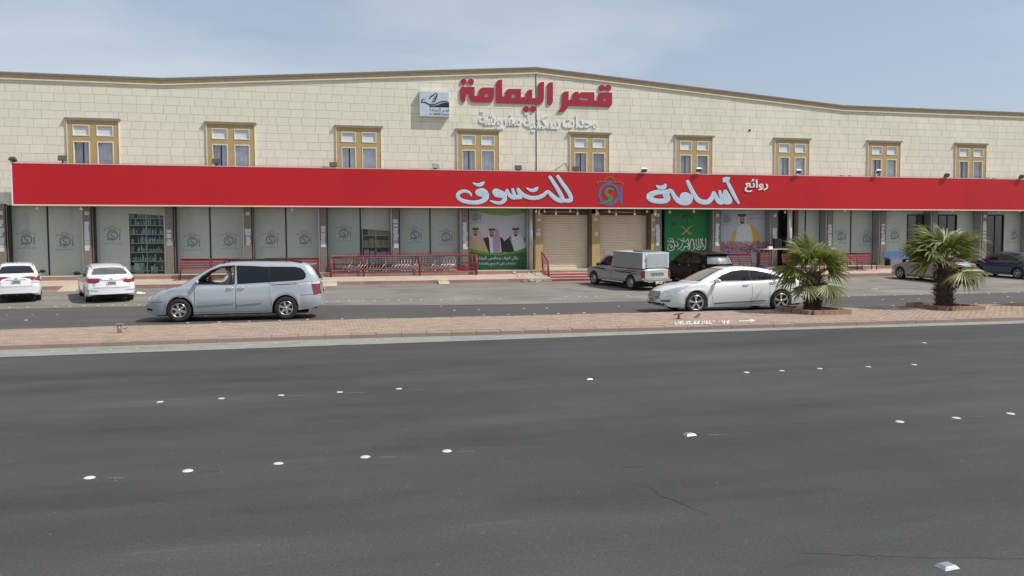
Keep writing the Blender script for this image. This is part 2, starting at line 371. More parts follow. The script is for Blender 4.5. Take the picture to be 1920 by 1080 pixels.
# landing and steps in front of the shutters
st = thing('entrance_steps', 'red painted steps below the two beige roller shutters', 'steps', (14.7, 39.2, .3))
for i in range(4):
    MB().box(-3.4, 3.55, .3*i, 1.2 if i == 3 else .3*(i+1)+.02, 0, .13*(i+1)+.03).build('step', m_step, st)
    MB().box(-3.4, 3.55, .3*i-.015, .3*i+.28, .13*(i+1)+.030, .13*(i+1)+.066).build('tread', mat('tread_worn', (.58, .42, .37), .7, var=.2, scale=3), st)
MB().box(11.2, 18.35, 40.1, 42.55, .6, .905).build('landing', m_terr, kind='structure')

# ------------------------------------------------------------------ the building
YW, YG, YS = 41.7, 42.25, 40.9          # upper wall, shop glazing, fascia sign
XP, ZP = 11.33, 11.34                   # gable peak (wall top under the cornice)
XV1, XV2, ZV = -7.23, 29.98, 9.98
def ztop(x):
    if x <= XV1 or x >= XV2: return ZV
    return ZV+(ZP-ZV)*((x-XV1)/(XP-XV1) if x < XP else (XV2-x)/(XV2-XP))
bld = thing('commercial_building', 'long cream limestone building with low gable and red shop fascia across it', 'building', (0, YW, 0))
def bpart(mb, name, m, parent=None, **k):
    o = mb.build(name, m, parent or bld, **k); o.location = (0, -YW, 0) if (parent is None) else (0, 0, 0); return o
mb = MB()
XA, XB = -24., 52.
pts = [(XA, 4.2), (XB, 4.2), (XB, ZV), (XV2, ZV), (XP, ZP), (XV1, ZV), (XA, ZV)]
WX = [-10.36+6.17*k for k in range(9)]; WW = 1.1; WZ0, WZ1 = 5.95, 8.2
# wall backing in strips so that the window openings stay open
segs = [XA]
for c in WX: segs += [c-WW, c+WW]
segs += [XB]
cuts = sorted(set(segs+[XV1, XP, XV2]))
for a, b in zip(cuts[:-1], cuts[1:]):
    inwin = any(c-WW-.001 <= a and b <= c+WW+.001 for c in WX)
    for z0, z1 in (((4.2, WZ0), (WZ1, None)) if inwin else ((4.2, None),)):
        t = [(a, z0), (b, z0), (b, z1 or ztop(b)), (a, z1 or ztop(a))]
        mb.prism(t, lambda x, z: (x, YW+.3, z), lambda x, z: (x, YW+.012, z))
wall = bpart(mb, 'wall', m_mort)
mb = MB(); mb.box(XA, XA+.3, YW+.3, 62, 0, ZV); mb.box(XB-.3, XB, YW+.3, 62, 0, ZV); mb.box(XA, XB, 62, 62.3, 0, ZV)
mb.add([(XA, YW+.2, 9.7), (XB, YW+.2, 9.7), (XB, 62, 9.7), (XA, 62, 9.7)], [(0, 1, 2, 3)])
bpart(mb, 'outer_shell', m_stone)
# stone courses
CHt, CW = .402, .615
stones = []
def clip(poly, a, b, c):                 # keep a*x+b*z<=c
    out = []
    for i in range(len(poly)):
        p, q = poly[i], poly[(i+1) % len(poly)]; dp, dq = a*p[0]+b*p[1]-c, a*q[0]+b*q[1]-c
        if dp <= 0: out.append(p)
        if dp*dq < 0: t = dp/(dp-dq); out.append((p[0]+(q[0]-p[0])*t, p[1]+(q[1]-p[1])*t))
    return out
rows = int((ZP-4.2)/CHt)+2; rr = random.Random(3)
for j in range(rows):
    z0, z1 = 4.2+j*CHt, 4.2+(j+1)*CHt; x = -16.2-(.31 if j % 2 else 0)+rr.uniform(-.08, .08)
    while x < 46:
        wd = CW*rr.choice((1, 1, 1, 1, .82, 1.12)); x0, x1 = x, x+wd; x = x1
        if z1 < 5.7 and x0 > -13.2: continue
        rects = [(x0, x1, z0, z1)]
        for c in WX:
            nr = []
            for r in rects:
                if r[1] <= c-WW-.03 or r[0] >= c+WW+.03 or r[2] >= WZ1+.12: nr.append(r); continue
                if r[0] < c-WW-.03: nr.append((r[0], c-WW-.03, r[2], r[3]))
                if r[1] > c+WW+.03: nr.append((c+WW+.03, r[1], r[2], r[3]))
                if r[3] > WZ1+.12: nr.append((max(r[0], c-WW-.03), min(r[1], c+WW+.03), WZ1+.12, r[3]))
            rects = nr
        for r in rects:
            for (sa, sb) in ((-99, XV1), (XV1, XP), (XP, XV2), (XV2, 99)):
                g = .006; a, b = max(r[0]+g, sa), min(r[1]-g, sb)
                if b-a < .03 or r[3]-r[2] < .03: continue
                p = [(a, r[2]+g), (b, r[2]+g), (b, r[3]-g), (a, r[3]-g)]
                s = (ztop(b)-ztop(a))/(b-a); p = clip(p, -s, 1, ztop(a)-s*a)
                if len(p) < 3: continue
                stones.append(p)
def key(p): return ((min(q[1] for q in p) < 6.1), min(q[0] for q in p) < -14.9, min(q[0] for q in p))
stones.sort(key=key); full = {}
clad = MB()
for n, p in enumerate(stones):
    pr = rr.uniform(-.004, .003)
    if n < 300:
        x0, z0 = p[0]; s = tuple((round(q[0]-x0, 3), round(q[1]-z0, 3)) for q in p)
        if s not in full:
            full[s] = MB().prism(s, lambda x, z: (x, .02, z), lambda x, z: (x, -.012, z)).mesh('stone', m_stone)
        link('stone', full[s], wall, (x0, YW+pr, z0))
    else: clad.prism(p, lambda x, z: (x, YW+.02, z), lambda x, z, pr=pr: (x, YW-.012+pr, z))
clad.build('stone_cladding', m_stone, wall, kind='stuff')
# cornice
def sweep(mb, prof, xs, mi=0):
    vs = []; n = len(prof)
    for x in xs: vs += [(x, YW+py, ztop(x)+pz) for py, pz in prof]
    fs = [(i*n+k, i*n+(k+1) % n, (i+1)*n+(k+1) % n, (i+1)*n+k) for i in range(len(xs)-1) for k in range(n)]
    mb.add(vs, fs, mi)
xs = [XA, XV1, XP, XV2, XB]
for nm, prof, m in (('coping', [(-.14, .20), (-.16, .30), (-.12, .335), (.35, .335), (.35, .20)], m_cap),
                    ('moulding', [(-.07, .04), (-.08, .09), (-.12, .19), (.2, .19), (.2, .04)], m_tan),
                    ('moulding_bead', [(-.085, -.02), (-.085, .038), (.2, .038), (.2, -.02)], m_cream)):
    mb = MB(); sweep(mb, prof, xs); bpart(mb, nm, m)
MB().box(XP-.035, XP+.008, YW-.035, YW-.008, 6.1, ZP+.1).build('expansion_joint', m_black, bld).location = (0, -YW, 0)
MB().box(XP+.010, XP+.035, YW-.04, YW-.008, 6.1, ZP+.1).build('cable', m_white, bld).location = (0, -YW, 0)
MB().tube([FP(1040, 319, YW-.03), FP(1052, 311, YW-.03), FP(1061, 305, YW-.03), FP(1066, 318, YW-.03)], .01, 4).build('cable', m_cap, bld).location = (0, -YW, 0)
MB().lathe([(.06, 0), (.06, .03), (.0, .03)], (*FP(1406, 244, YW-.05),), 'y', 12).build('vent_hole', m_black, bld).location = (0, -YW, 0)
# first-floor windows: one built, eight copied
win = link('window', None, bld); win.location = (WX[0], 0, 0)
def wb(name, m, *boxes, **k):
    mb = MB()
    for b in boxes: mb.box(*b)
    return mb.build(name, m, win, **k)
YF = -.06
wb('surround', m_ochre, (-WW, -.88, YF, .12, WZ0, WZ1), (.88, WW, YF, .12, WZ0, WZ1), (-.15, .15, YF+.004, .12, WZ0, WZ1), (-.88, -.15, YF+.002, .12, 7.98, WZ1), (.15, .88, YF+.002, .12, 7.98, WZ1), (-.88, -.15, YF+.002, .12, 7.22, 7.46), (.15, .88, YF+.002, .12, 7.22, 7.46))
wb('edge_trim', m_cream, (-WW-.04, -WW, YF-.02, .10, WZ0, WZ1)); wb('edge_trim', m_cream, (WW, WW+.04, YF-.02, .10, WZ0, WZ1))
wb('lintel_cap', m_cap, (-WW-.12, WW+.12, -.15, .05, WZ1+.04, WZ1+.10)); wb('lintel_bead', m_cream, (-WW-.09, WW+.09, -.11, .05, WZ1, WZ1+.038))
for s in (-1, 1):
    c = s*.515
    wb('upper_panel', m_panel, (c-.33, c+.33, -.005, .02, 7.50, 7.94))
    wb('panel_border', m_cream, (c-.365, c-.33, YF-.015, .03, 7.46, 7.98), (c+.33, c+.365, YF-.015, .03, 7.46, 7.98), (c-.33, c+.33, YF-.015, .03, 7.94, 7.98), (c-.33, c+.33, YF-.015, .03, 7.46, 7.50))
    wb('sash_frame', m_cream, (c-.365, c-.32, YF-.012, .16, WZ0, 7.22), (c+.32, c+.365, YF-.012, .16, WZ0, 7.22), (c-.32, c+.32, YF-.012, .16, 7.17, 7.22))
    MB().add([(c-.32, .06, WZ0), (c+.32, .06, WZ0), (c+.32, .06, 7.17), (c-.32, .06, 7.17)], [(0, 1, 2, 3)]).build('pane', glass_mat('window_glass', (.97, .98, 1), .0), win, fix=False)
    mbc = MB(); n = 20; xa, xb = c-.33, c+.34
    vs = []
    for i in range(n+1):
        xx = xa+(xb-xa)*i/n; yy = .125+.03*math.sin(i*1.9)+.015*math.sin(i*.7)
        vs += [(xx, yy, WZ0), (xx, yy, 7.2)]
    mbc.add(vs, [(2*i, 2*i+2, 2*i+3, 2*i+1) for i in range(n) if not (9 < i < 12 and s < 0)], 0, True); mbc.build('curtain', mat('curtain_pale', (.85, .88, .90), .9, var=.15, isl=.22), win, fix=False)
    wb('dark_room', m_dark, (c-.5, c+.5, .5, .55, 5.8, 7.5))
for k in range(1, 9):
    c = copy_tree(win, bld); c.location = (WX[k], 0, 0)
    for ch in [q for q in COL.objects if q.parent == c and q.name.startswith('curtain')]: ch.scale = (1, random.choice((1, -1)), 1); ch.location = (0, .25 if ch.scale[1] < 0 else 0, 0)

# ------------------------------------------------------------------ ground floor
PX = [-14.38+3.63*k for k in range(18)]
def pillar(x, kind, idx):
    r = random.Random(idx*7+1)
    p = link('pillar', None, bld, (x, 0, 0)); p.location = (x, 0, 0)
    if kind == 'stone':
        MB().box(-.17, .17, -.12, .5, .88, 4.25).build('shaft', m_pillar, p); MB().box(-.25, -.17, -.02, .5, .88, 4.25).build('edge_strip', m_steel, p)
        MB().box(.17, .25, -.02, .5, .88, 4.25).build('edge_strip', m_black, p)
        MB().tube([(-.21, -.05, .9), (-.205, -.06, 4.2)], .018, 6).build('pipe', m_white, p)
        MB().tube([(.24, -.05, .9), (.235, -.06, 4.2)], .014, 6).build('pipe', mat('pipe_grey', (.35, .34, .32)), p)
        z = r.uniform(2.0, 2.3); zt = r.uniform(3.0, 3.5)
        while z < zt:
            h = r.uniform(.10, .22); MB().box(-.12+r.uniform(-.02, .03), .10+r.uniform(-.03, .04), -.126, -.121, z, z+h).build('paper_notice', mat('paper', (.55, .57, .58), .8, var=.25, scale=30), p); z += h+r.choice((.004, .01, .05))
        if r.random() < .6: MB().box(-.08, .1, -.126, -.121, 3.75, 3.92).build('paper_notice', MATS['paper'], p)
    elif kind == 'ochre':
        MB().box(-.23, .23, -.1, .45, .9, 3.9).build('shaft', m_pilast, p)
        for z in (3.5, 2.95, 2.7):
            if r.random() < .85: MB().box(-.12+r.uniform(-.05, .05), .08+r.uniform(0, .06), -.106, -.101, z, z+r.uniform(.12, .2)).build('paper_notice', mat('paper', (.55, .57, .58), .8, var=.25, scale=30), p)
        MB().box(-.36, -.24, -.05, .45, .9, 4.2).build('shutter_guide', m_shbox, p)
        MB().tube([(.0, -.13, 3.8), (.02, -.14, 4.15)], .05, 8).build('pipe', m_white, p)
for k, x in enumerate(PX): pillar(x, 'ochre' if k in (8,) else 'stone', k)
pillar(18.28-.15, 'ochre', 20)
pillar(11.42, 'ochre', 21)
MB().tube([(10.93, -.25, .9), (10.93, -.25, 4.2)], .12, 14).build('downpipe', m_steel, bld)
MB().box(11.1, 11.2, -.2, .4, .9, 4.2).build('shutter_guide', m_shbox, bld)
MB().tube([(26.4, -.3, .9), (26.4, -.3, 4.2)], .14, 14).build('downpipe', mat('pvc_grey', (.45, .45, .46), .4), bld)
MB().box(26.75, 27.0, -.25, .4, .9, 4.2).build('pillar', m_shbox, bld)
# lintel, soffit, back rooms
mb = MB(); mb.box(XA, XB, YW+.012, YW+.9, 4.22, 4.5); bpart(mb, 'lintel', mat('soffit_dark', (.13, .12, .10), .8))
mb = MB(); mb.box(XA, XB, 45.2, 45.3, .8, 5); mb.box(XA, XB, YG+.2, 45.2, 4.4, 4.5); mb.box(XA, XB, YG+.2, 45.2, .80, .88); bpart(mb, 'shop_interior', m_room)
m_sg = glass_mat('shop_glass', (.78, .88, .85), .01)
def glaze(x0, x1, z0=.93, z1=4.25, m=None, name='shop_pane'):
    
    if m is m_sg: return MB().add([(x0, YG-YW, z0), (x1, YG-YW, z0), (x1, YG-YW, z1), (x0, YG-YW, z1)], [(0, 1, 2, 3)]).build(name, m, bld, fix=False)
    return MB().box(x0, x1, YG-YW, YG-YW+.03, z0, z1).build(name, m or m_film, bld)
def mull(x, w=.035): MB().box(x-w, x+w, YG-YW-.03, YG-YW+.05, .9, 4.25).build('mullion', m_black, bld)
MB().box(PX[0], 11., YG-YW-.02, YG-YW+.06, .88, .93).build('shop_sill', mat('sill_stone', (.5, .45, .38)), bld)
MB().box(18.5, 44., YG-YW-.02, YG-YW+.06, .88, .93).build('shop_sill', MATS['sill_stone'], bld)
m_sg = glass_mat('shop_glass', (.78, .88, .85), .01)
for k in (0, 2, 3, 5, 11, 12, 15):
    a, b = PX[k]+.25, PX[k+1]-.25; md = (a+b)/2+random.uniform(-.08, .08)
    if k == 11: a = 27.02; md = (a+b)/2
    if k == 15: continue
    glaze(a, md-.035); glaze(md+.035, b); mull(md, .03)
glaze(PX[0]-3, PX[0]-.25)
# bay 1: frosted pane and clear pane with shelves behind it
a, b = PX[1]+.25, PX[2]-.25; md = FP(243, 450, YG).x; glaze(a, md); glaze(md, b, .93, 4.25, m_sg, 'clear_pane')
a4, b4 = PX[4]+.25, PX[5]-.25; md4 = FP(676, 450, YG).x; glaze(a4, md4-.03); mull(md4, .03); glaze(md4+.03, b4, .93, 4.25, m_sg, 'clear_pane')
MB().add([(md4+.03, YG-YW-.006, 3.1), (b4, YG-YW-.006, 2.98), (b4, YG-YW-.006, 4.25), (md4+.03, YG-YW-.006, 4.25)], [(0, 1, 2, 3)]).build('window_film', m_film, bld)
MB().add([(md, YG-YW-.006, 3.85), (b, YG-YW-.006, 3.75), (b, YG-YW-.006, 4.25), (md, YG-YW-.006, 4.25)], [(0, 1, 2, 3)]).build('window_film', m_film, bld)
def shelving(x0, x1, zs, label, goods):
    t = thing('shelving_unit', label, 'shelf unit', ((x0+x1)/2, YG+.12, .88)); h = (x1-x0)/2
    MB().box(-h, h, .4, .44, 0, 3.2).build('back_panel', m_dark, t)
    for x in (-h, 0, h): MB().box(x-.02, x+.02, -.02, .02, 0, 3.1).build('upright', m_steel, t)
    for z in zs: MB().box(-h, h, -.01, .4, z, z+.035).build('shelf', m_shelf, t)
    if goods:
        for z in zs:
            mb = MB(); x = -h+.06
            while x < h-.1:
                wd = random.uniform(.07, .13); hh = random.uniform(.16, .34) if z < 2.4 else random.uniform(.25, .45)
                if random.random() < .85: mb.lathe([(0, hh), (wd*.25, hh), (wd*.3, hh*.8), (wd*.48, hh*.7), (wd*.48, 0)], (x, .1+random.uniform(0, .1), z+.036), 'z', 8)
                x += wd+.015
            mb.build('jars', m_jar, t, kind='stuff')
    return t
shelving(FP(245, 450, YG+.5).x, FP(311, 450, YG+.5).x, (.15, .62, 1.06, 1.5, 1.94, 2.38, 2.72), 'shelves of glass jars behind the clear shop pane nearest the left end', True)
shelving(md4+.1, b4-.02, (.55, 1.25, 1.85), 'shelves of cartons seen through the half covered shop pane', False)
ord_ = ['first', 'second', 'third', 'fourth', 'fifth', 'sixth', 'seventh', 'eighth', 'ninth', 'tenth', 'eleventh', 'twelfth', 'thirteenth', 'fourteenth', 'fifteenth', 'sixteenth', 'seventeenth', 'eighteenth', 'nineteenth', 'twentieth', 'twenty-first', 'twenty-second', 'twenty-third', 'twenty-fourth', 'twenty-fifth', 'twenty-sixth', 'twenty-seventh', 'twenty-eighth', 'twenty-ninth', 'thirtieth', 'thirty-first', 'thirty-second', 'thirty-third', 'thirty-fourth', 'thirty-fifth', 'thirty-sixth', 'thirty-seventh', 'thirty-eighth', 'thirty-ninth', 'fortieth', 'forty-first', 'forty-second', 'forty-third', 'forty-fourth', 'forty-fifth']
m_pale = mat('carton_pale', (.62, .72, .70), .7, var=.15, scale=20)
x0s = md4+.14
for i in range(5):
    wd = .27; x = x0s+i*.30
    t = thing('carton', f'{ord_[i]} brown carton along the middle shelf behind the half covered pane', 'carton', (x+wd/2, YG+.30, .88+1.286), 0, 'brown cartons on the middle shelf')
    hh = random.uniform(.26, .42); MB().box(-wd/2, wd/2, -.15, .15, 0, hh).build('box', m_card, t); MB().box(-.03, .03, -.152, .152, 0, hh+.002).build('tape', mat('tape', (.5, .42, .3)), t)
for i in range(5):
    wd = .24; x = x0s+.05+i*.29
    t = thing('carton', f'{ord_[i]} pale blue pack along the lower shelf behind the half covered pane', 'carton', (x+wd/2, YG+.30, .88+.586), 0, 'pale packs on the lower shelf')
    hh = random.uniform(.4, .56); MB().box(-wd/2, wd/2, -.15, .15, 0, hh).build('box', m_pale, t); MB().box(-.08, .08, -.154, -.15, .12, hh-.12).build('print', mat('print_white', (.6, .66, .66)), t)
t = thing('carton', 'long brown carton lying on the top shelf behind the half covered pane', 'carton', (x0s+.8, YG+.30, .88+1.886)); MB().box(-.55, .6, -.15, .15, 0, .3).build('box', m_card, t)
for i, (px, py, ww) in enumerate(((262, 506, .42), (290, 508, .3))):
    t = thing('carton', ('pale tall parcel' if i == 0 else 'small pale parcel')+' on the floor behind the clear shop pane', 'carton', (FP(px, py, YG+.35).x, YG+.35, .88)); MB().box(-ww/2, ww/2, -.1, .1, 0, .55-.2*i).build('box', m_pale, t); MB().box(-.03, .03, -.103, .103, 0, .556-.2*i).build('tape', MATS['tape'], t)
# right end: dark doorways
for x0, x1, x2, x3 in ((1656, 1700, 1738, 1742), (1752, 1758, 1793, 1832), (1842, 1848.5, 1881, 1935)):
    X = [FP(q, 450, YG).x for q in (x0, x1, x2, x3)]
    if X[1]-X[0] > .15: glaze(X[0], X[1])
    if X[3]-X[2] > .15: glaze(X[2], X[3])
    glaze(X[1]-.01, X[2]+.01, 3.95, 4.25, None, 'transom')
    d = link('door', None, bld, (0, YG-YW, 0)); d.location = (0, YG-YW, 0)
    MB().box(X[1], X[1]+.06, -.04, .06, .9, 3.95).box(X[2]-.06, X[2], -.04, .06, .9, 3.95).box(X[1]+.06, X[2]-.06, -.04, .06, 3.88, 3.95).build('frame', m_black, d)
    MB().box(X[1]+.06, X[2]-.06, .03, .04, .9, 3.88).build('pane', mat('door_glass', (.02, .03, .04), .08, coat=1., var=.2, scale=1.), d)
    MB().box((X[1]+X[2])/2-.02, (X[1]+X[2])/2+.02, -.01, .03, .9, 3.88).build('stile', m_black, d)
for q in (1745, 1837):
    x = FP(q, 450, YG).x; MB().box(x-.18, x+.18, .2, .9, .88, 4.25).build('pillar', mat('pillar_brown', (.16, .11, .08), .6), bld)

# logos on the frosted panes
def logo_mesh(ring, swoosh, bag, cap, name):
    mb = MB(); k = [0]
    def S(pts, wd, mi):
        for poly in stroke_polys(pts, wd, n=5): mb.add([(x, -k[0]*.00015, z) for x, z in poly], [tuple(range(len(poly)))], mi); k[0] += 1
    S([(.26*math.cos(a*PI/8), .26*math.sin(a*PI/8)) for a in range(17)], .045, 0)
    S([(.12, .12), (0, .17), (-.11, .09), (-.06, .0), (.05, -.05), (.06, -.14), (-.05, -.19), (-.2, -.24), (-.3, -.27)], .06, 1)
    S([(.38, .12), (.38, -.27)], .05, 0 if ring != 'a' else 1)
    S([(-.40, .28), (-.40, .34), (.40, .34), (.42, .2)], .022, 2); S([(-.16, .34), (-.13, .46), (0, .50), (.13, .46), (.16, .34)], .022, 2)
    if cap: text_on(mb, arabic('روائع أسامة للتسوق'), -.52, .52, -.55, -.40, -.002, 0, .004, 3); text_on(mb, arabic('روائع'), -.1, .1, -.38, -.31, -.002, 0, 0, 0)
    return mb.mesh(name, [swoosh[0], swoosh[1], bag, cap or bag])
m_l1 = mat('logo_maroon', (.17, .08, .10), .5); m_l2 = mat('logo_teal', (.12, .25, .28), .5); m_l3 = mat('logo_line', (.20, .24, .22), .5)
lg = logo_mesh('a', (m_l1, m_l2), m_l3, m_l3, 'logo')
for (px, py) in ((50, 449), (122, 452), (211, 441), (361, 453), (429, 451), (508, 449), (571, 449), (645, 437), (778, 440), (836, 444), (1577, 443), (1624, 447), (1677, 441), (1901, 442)):
    p = FP(px, py, YG-.004); o = link('logo', lg, bld, (p.x, p.y-YW, p.z)); o.scale = (.84,)*3

# ------------------------------------------------------------------ roller shutters
for i, (x0, x1) in enumerate(((11.68, 14.28), (14.98, 17.75))):
    t = thing('roller_shutter', ('closed beige roller shutter behind the steps with the red handrail', 'closed beige roller shutter partly hidden by the silver pickup')[i], 'shutter', ((x0+x1)/2, 42.05, .9), 0, 'beige roller shutters')
    h = (x1-x0)/2; mb = MB(); ns = 30; zz = [.12+k*(2.83/ns) for k in range(ns+1)]
    for k in range(ns):
        a, b = zz[k], zz[k+1]; mb.add([(-h, -.005, a), (h, -.005, a), (h, -.045, a+(b-a)*.3), (-h, -.045, a+(b-a)*.3), (-h, -.045, a+(b-a)*.75), (h, -.045, a+(b-a)*.75), (h, -.005, b), (-h, -.005, b)], [(0, 1, 2, 3), (3, 2, 5, 4), (4, 5, 6, 7)])
    mb.build('slats', m_shut, t, fix=False, kind='stuff'); MB().box(-h, h, -.05, .02, 0, .12).build('bottom_bar', m_shut, t)
    MB().box(-h-.1, h+.25, -.12, .25, 2.96, 3.30).build('roller_box', m_shbox, t)
    MB().box(-h-.02, -h, -.06, .05, 0, 2.95).build('guide', m_shbox, t); MB().box(h, h+.08, -.06, .05, 0, 2.95).build('guide', m_tan, t)
    MB().tube([(-h, -.14, 3.12), (h+.2, -.15, 3.1)], .03, 8).build('pipe', m_steel, t)

# ------------------------------------------------------------------ fascia sign
fs_ = thing('fascia_sign', 'long red fascia sign with white Arabic lettering over the shops', 'sign', (-13.6, YS, 4.18))
sx1 = 48.
ED = .035
def spart(mb, name, m, fix=True, **k):
    o = mb.build(name, m, fs_, fix=fix, **k); o.location = (13.6, -YS, -4.18); return o
spart(MB().box(-13.6, sx1, YS, YS+.28, 4.20, 6.06), 'board', m_red)
spart(MB().box(-13.6, sx1, YS-.012, YS+.30, 6.06, 6.10), 'top_trim', mat('trim_pink', (.70, .45, .42), .6)); spart(MB().box(-13.6, sx1, YS-.012, YS+.30, 4.145, 4.20), 'bottom_trim', m_cream)
spart(MB().box(-13.65, -13.6, YS-.012, YS+.30, 4.145, 6.10), 'end_trim', m_white)
mb = MB()
for x in range(-13, 48, 4): mb.box(x, x+.06, YS+.30, YW, 5.8, 5.86); mb.box(x, x+.06, YS+.30, YW, 4.3, 4.36)
spart(mb, 'bracket', m_shbox)
tA = lambda p: (840+p[0]/5.647, 310+p[1]/5.647, *( [p[2]/5.647] if len(p) > 2 else []))
tB = lambda p: (1190+p[0]/6.857, 310+p[1]/6.857, *([p[2]/6.857] if len(p) > 2 else []))
W1 = [[(248, 320, 6), (225, 288, 20), (170, 272, 24), (118, 292, 28), (103, 325, 30), (130, 362, 32), (190, 385, 34), (270, 394, 34), (345, 385, 38), (395, 355, 44), (408, 318, 42), (395, 285, 40), (360, 268, 44), (318, 285, 50), (335, 302, 46), (378, 318, 40)],
      [(268, 188, 6), (300, 204, 22), (335, 207, 30), (360, 195, 28), (376, 182, 14)],
      [(450, 376, 6), (500, 394, 22), (555, 398, 26), (588, 378, 34), (600, 345, 40), (580, 305, 46), (535, 288, 56), (510, 275, 50), (490, 280, 38), (510, 305, 50), (560, 318, 46)],
      [(585, 318, 34), (612, 300, 26), (625, 262, 20), (640, 300, 28), (668, 330, 34), (705, 342, 34), (698, 300, 26), (684, 255, 20)],
      [(700, 340, 34), (745, 336, 36), (770, 335, 30), (750, 290, 24), (738, 250, 20), (775, 295, 30), (815, 325, 36), (880, 345, 34), (950, 342, 34), (1010, 315, 30), (1055, 278, 22), (1090, 310, 34), (1135, 350, 40), (1185, 374, 38), (1212, 372, 34), (1205, 335, 34), (1160, 250, 34), (1080, 125, 26)],
      [(1225, 372, 30), (1270, 376, 34), (1298, 365, 34), (1298, 330, 34), (1260, 260, 34), (1210, 190, 32), (1162, 118, 26)],
      [(835, 242, 6), (870, 262, 22), (905, 266, 28), (932, 252, 28), (945, 238, 14)]]
W2 = [[(452, 318, 30), (430, 335, 40), (380, 345, 50), (300, 345, 52), (215, 372, 60), (185, 405, 62), (215, 440, 62), (300, 462, 55), (390, 455, 60), (420, 420, 70), (400, 375, 66), (455, 330, 30), (480, 340, 40), (510, 400, 48), (560, 455, 60), (620, 480, 60), (680, 478, 55), (715, 445, 50), (712, 405, 50), (670, 380, 50), (625, 385, 60), (620, 430, 75), (660, 435, 80)],
      [(680, 210, 36), (715, 285, 44), (765, 380, 50), (820, 450, 56), (890, 475, 54), (955, 462, 52), (995, 410, 46), (1015, 350, 30), (1040, 400, 44), (1075, 460, 56), (1115, 478, 48), (1130, 455, 40), (1100, 370, 34), (1095, 335, 26)],
      [(1125, 465, 40), (1150, 470, 46), (1205, 478, 44), (1228, 450, 44), (1200, 390, 40), (1165, 330, 30), (1150, 400, 36), (1180, 450, 50)],
      [(1200, 232, 36), (1240, 310, 42), (1290, 410, 38), (1335, 485, 20)],
      [(1215, 165, 14), (1170, 163, 16), (1140, 180, 18), (1175, 195, 22), (1208, 188, 20), (1180, 205, 16), (1140, 208, 14)],
      [(280, 262, 10), (305, 280, 34), (345, 288, 44), (380, 275, 48), (392, 255, 30)]]
for nm, WS, tr, sc in (('lettering', W1, tA, 5.647), ('lettering', W2, tB, 6.857)):
    p = link(nm, None, fs_, (0, 0, 0))
    for q, (gr, dy, m) in enumerate(((10./sc, .005, m_navy), (4.5/sc, .013, m_white), (-2.5/sc, .021, m_letter))):
        mb = MB(); strokes_px(mb, WS, tr, YS-dy, grow=gr, dy=.00003); o = mb.build(('outline', 'rim', 'face')[q], m, p, fix=False); o.location = (13.6, -YS, -4.18)
mb = MB(); a, b = FP(1396, 360, YS-.02), FP(1440, 336, YS-.02); text_on(mb, arabic('روائع'), a.x, b.x, a.z, b.z, YS-.03, .02, .018); spart(mb, 'lettering', m_white, label='small white Arabic word at the right end of the lettering')
mb = MB()
lp = lambda p: (1118+p[0], 328+p[1])
tC = lambda p: (1118+p[0], 328+p[1], *([p[2]] if len(p) > 2 else []))
lo = link('emblem', None, fs_, (0, 0, 0))
for nm, sts, m, dy in (('ring', [[(24+18*math.cos(a*PI/8), 36+19*math.sin(a*PI/8), 5.) for a in range(17)]], mat('emblem_blue', (.06, .14, .27), .5), .01),
                       ('bar', [[(46.5, 23, 4), (46.5, 54, 4)]], MATS['emblem_blue'], .014),
                       ('swirl', [[(31, 27, 4), (23, 26, 5), (18, 32, 5), (21, 38, 7), (27, 43, 9), (24, 49, 6), (14, 52, 4), (6, 54, 2)]], mat('emblem_green', (.07, .21, .07), .5), .018),
                       ('bag_outline', [[(4, 18, 1.6), (4, 13, 1.6), (27, 13, 1.6), (48, 14, 1.6), (48, 22, 1.6)], [(15, 13, 1.6), (19, 6, 1.8), (26, 3, 2.), (32, 6, 1.8), (36, 13, 1.6)]], mat('emblem_line', (.20, .17, .05), .5), .022)):
    mb = MB(); strokes_px(mb, sts, tC, YS-dy, dy=.00012); o = mb.build(nm, m, lo, fix=False); o.location = (13.6, -YS, -4.18)

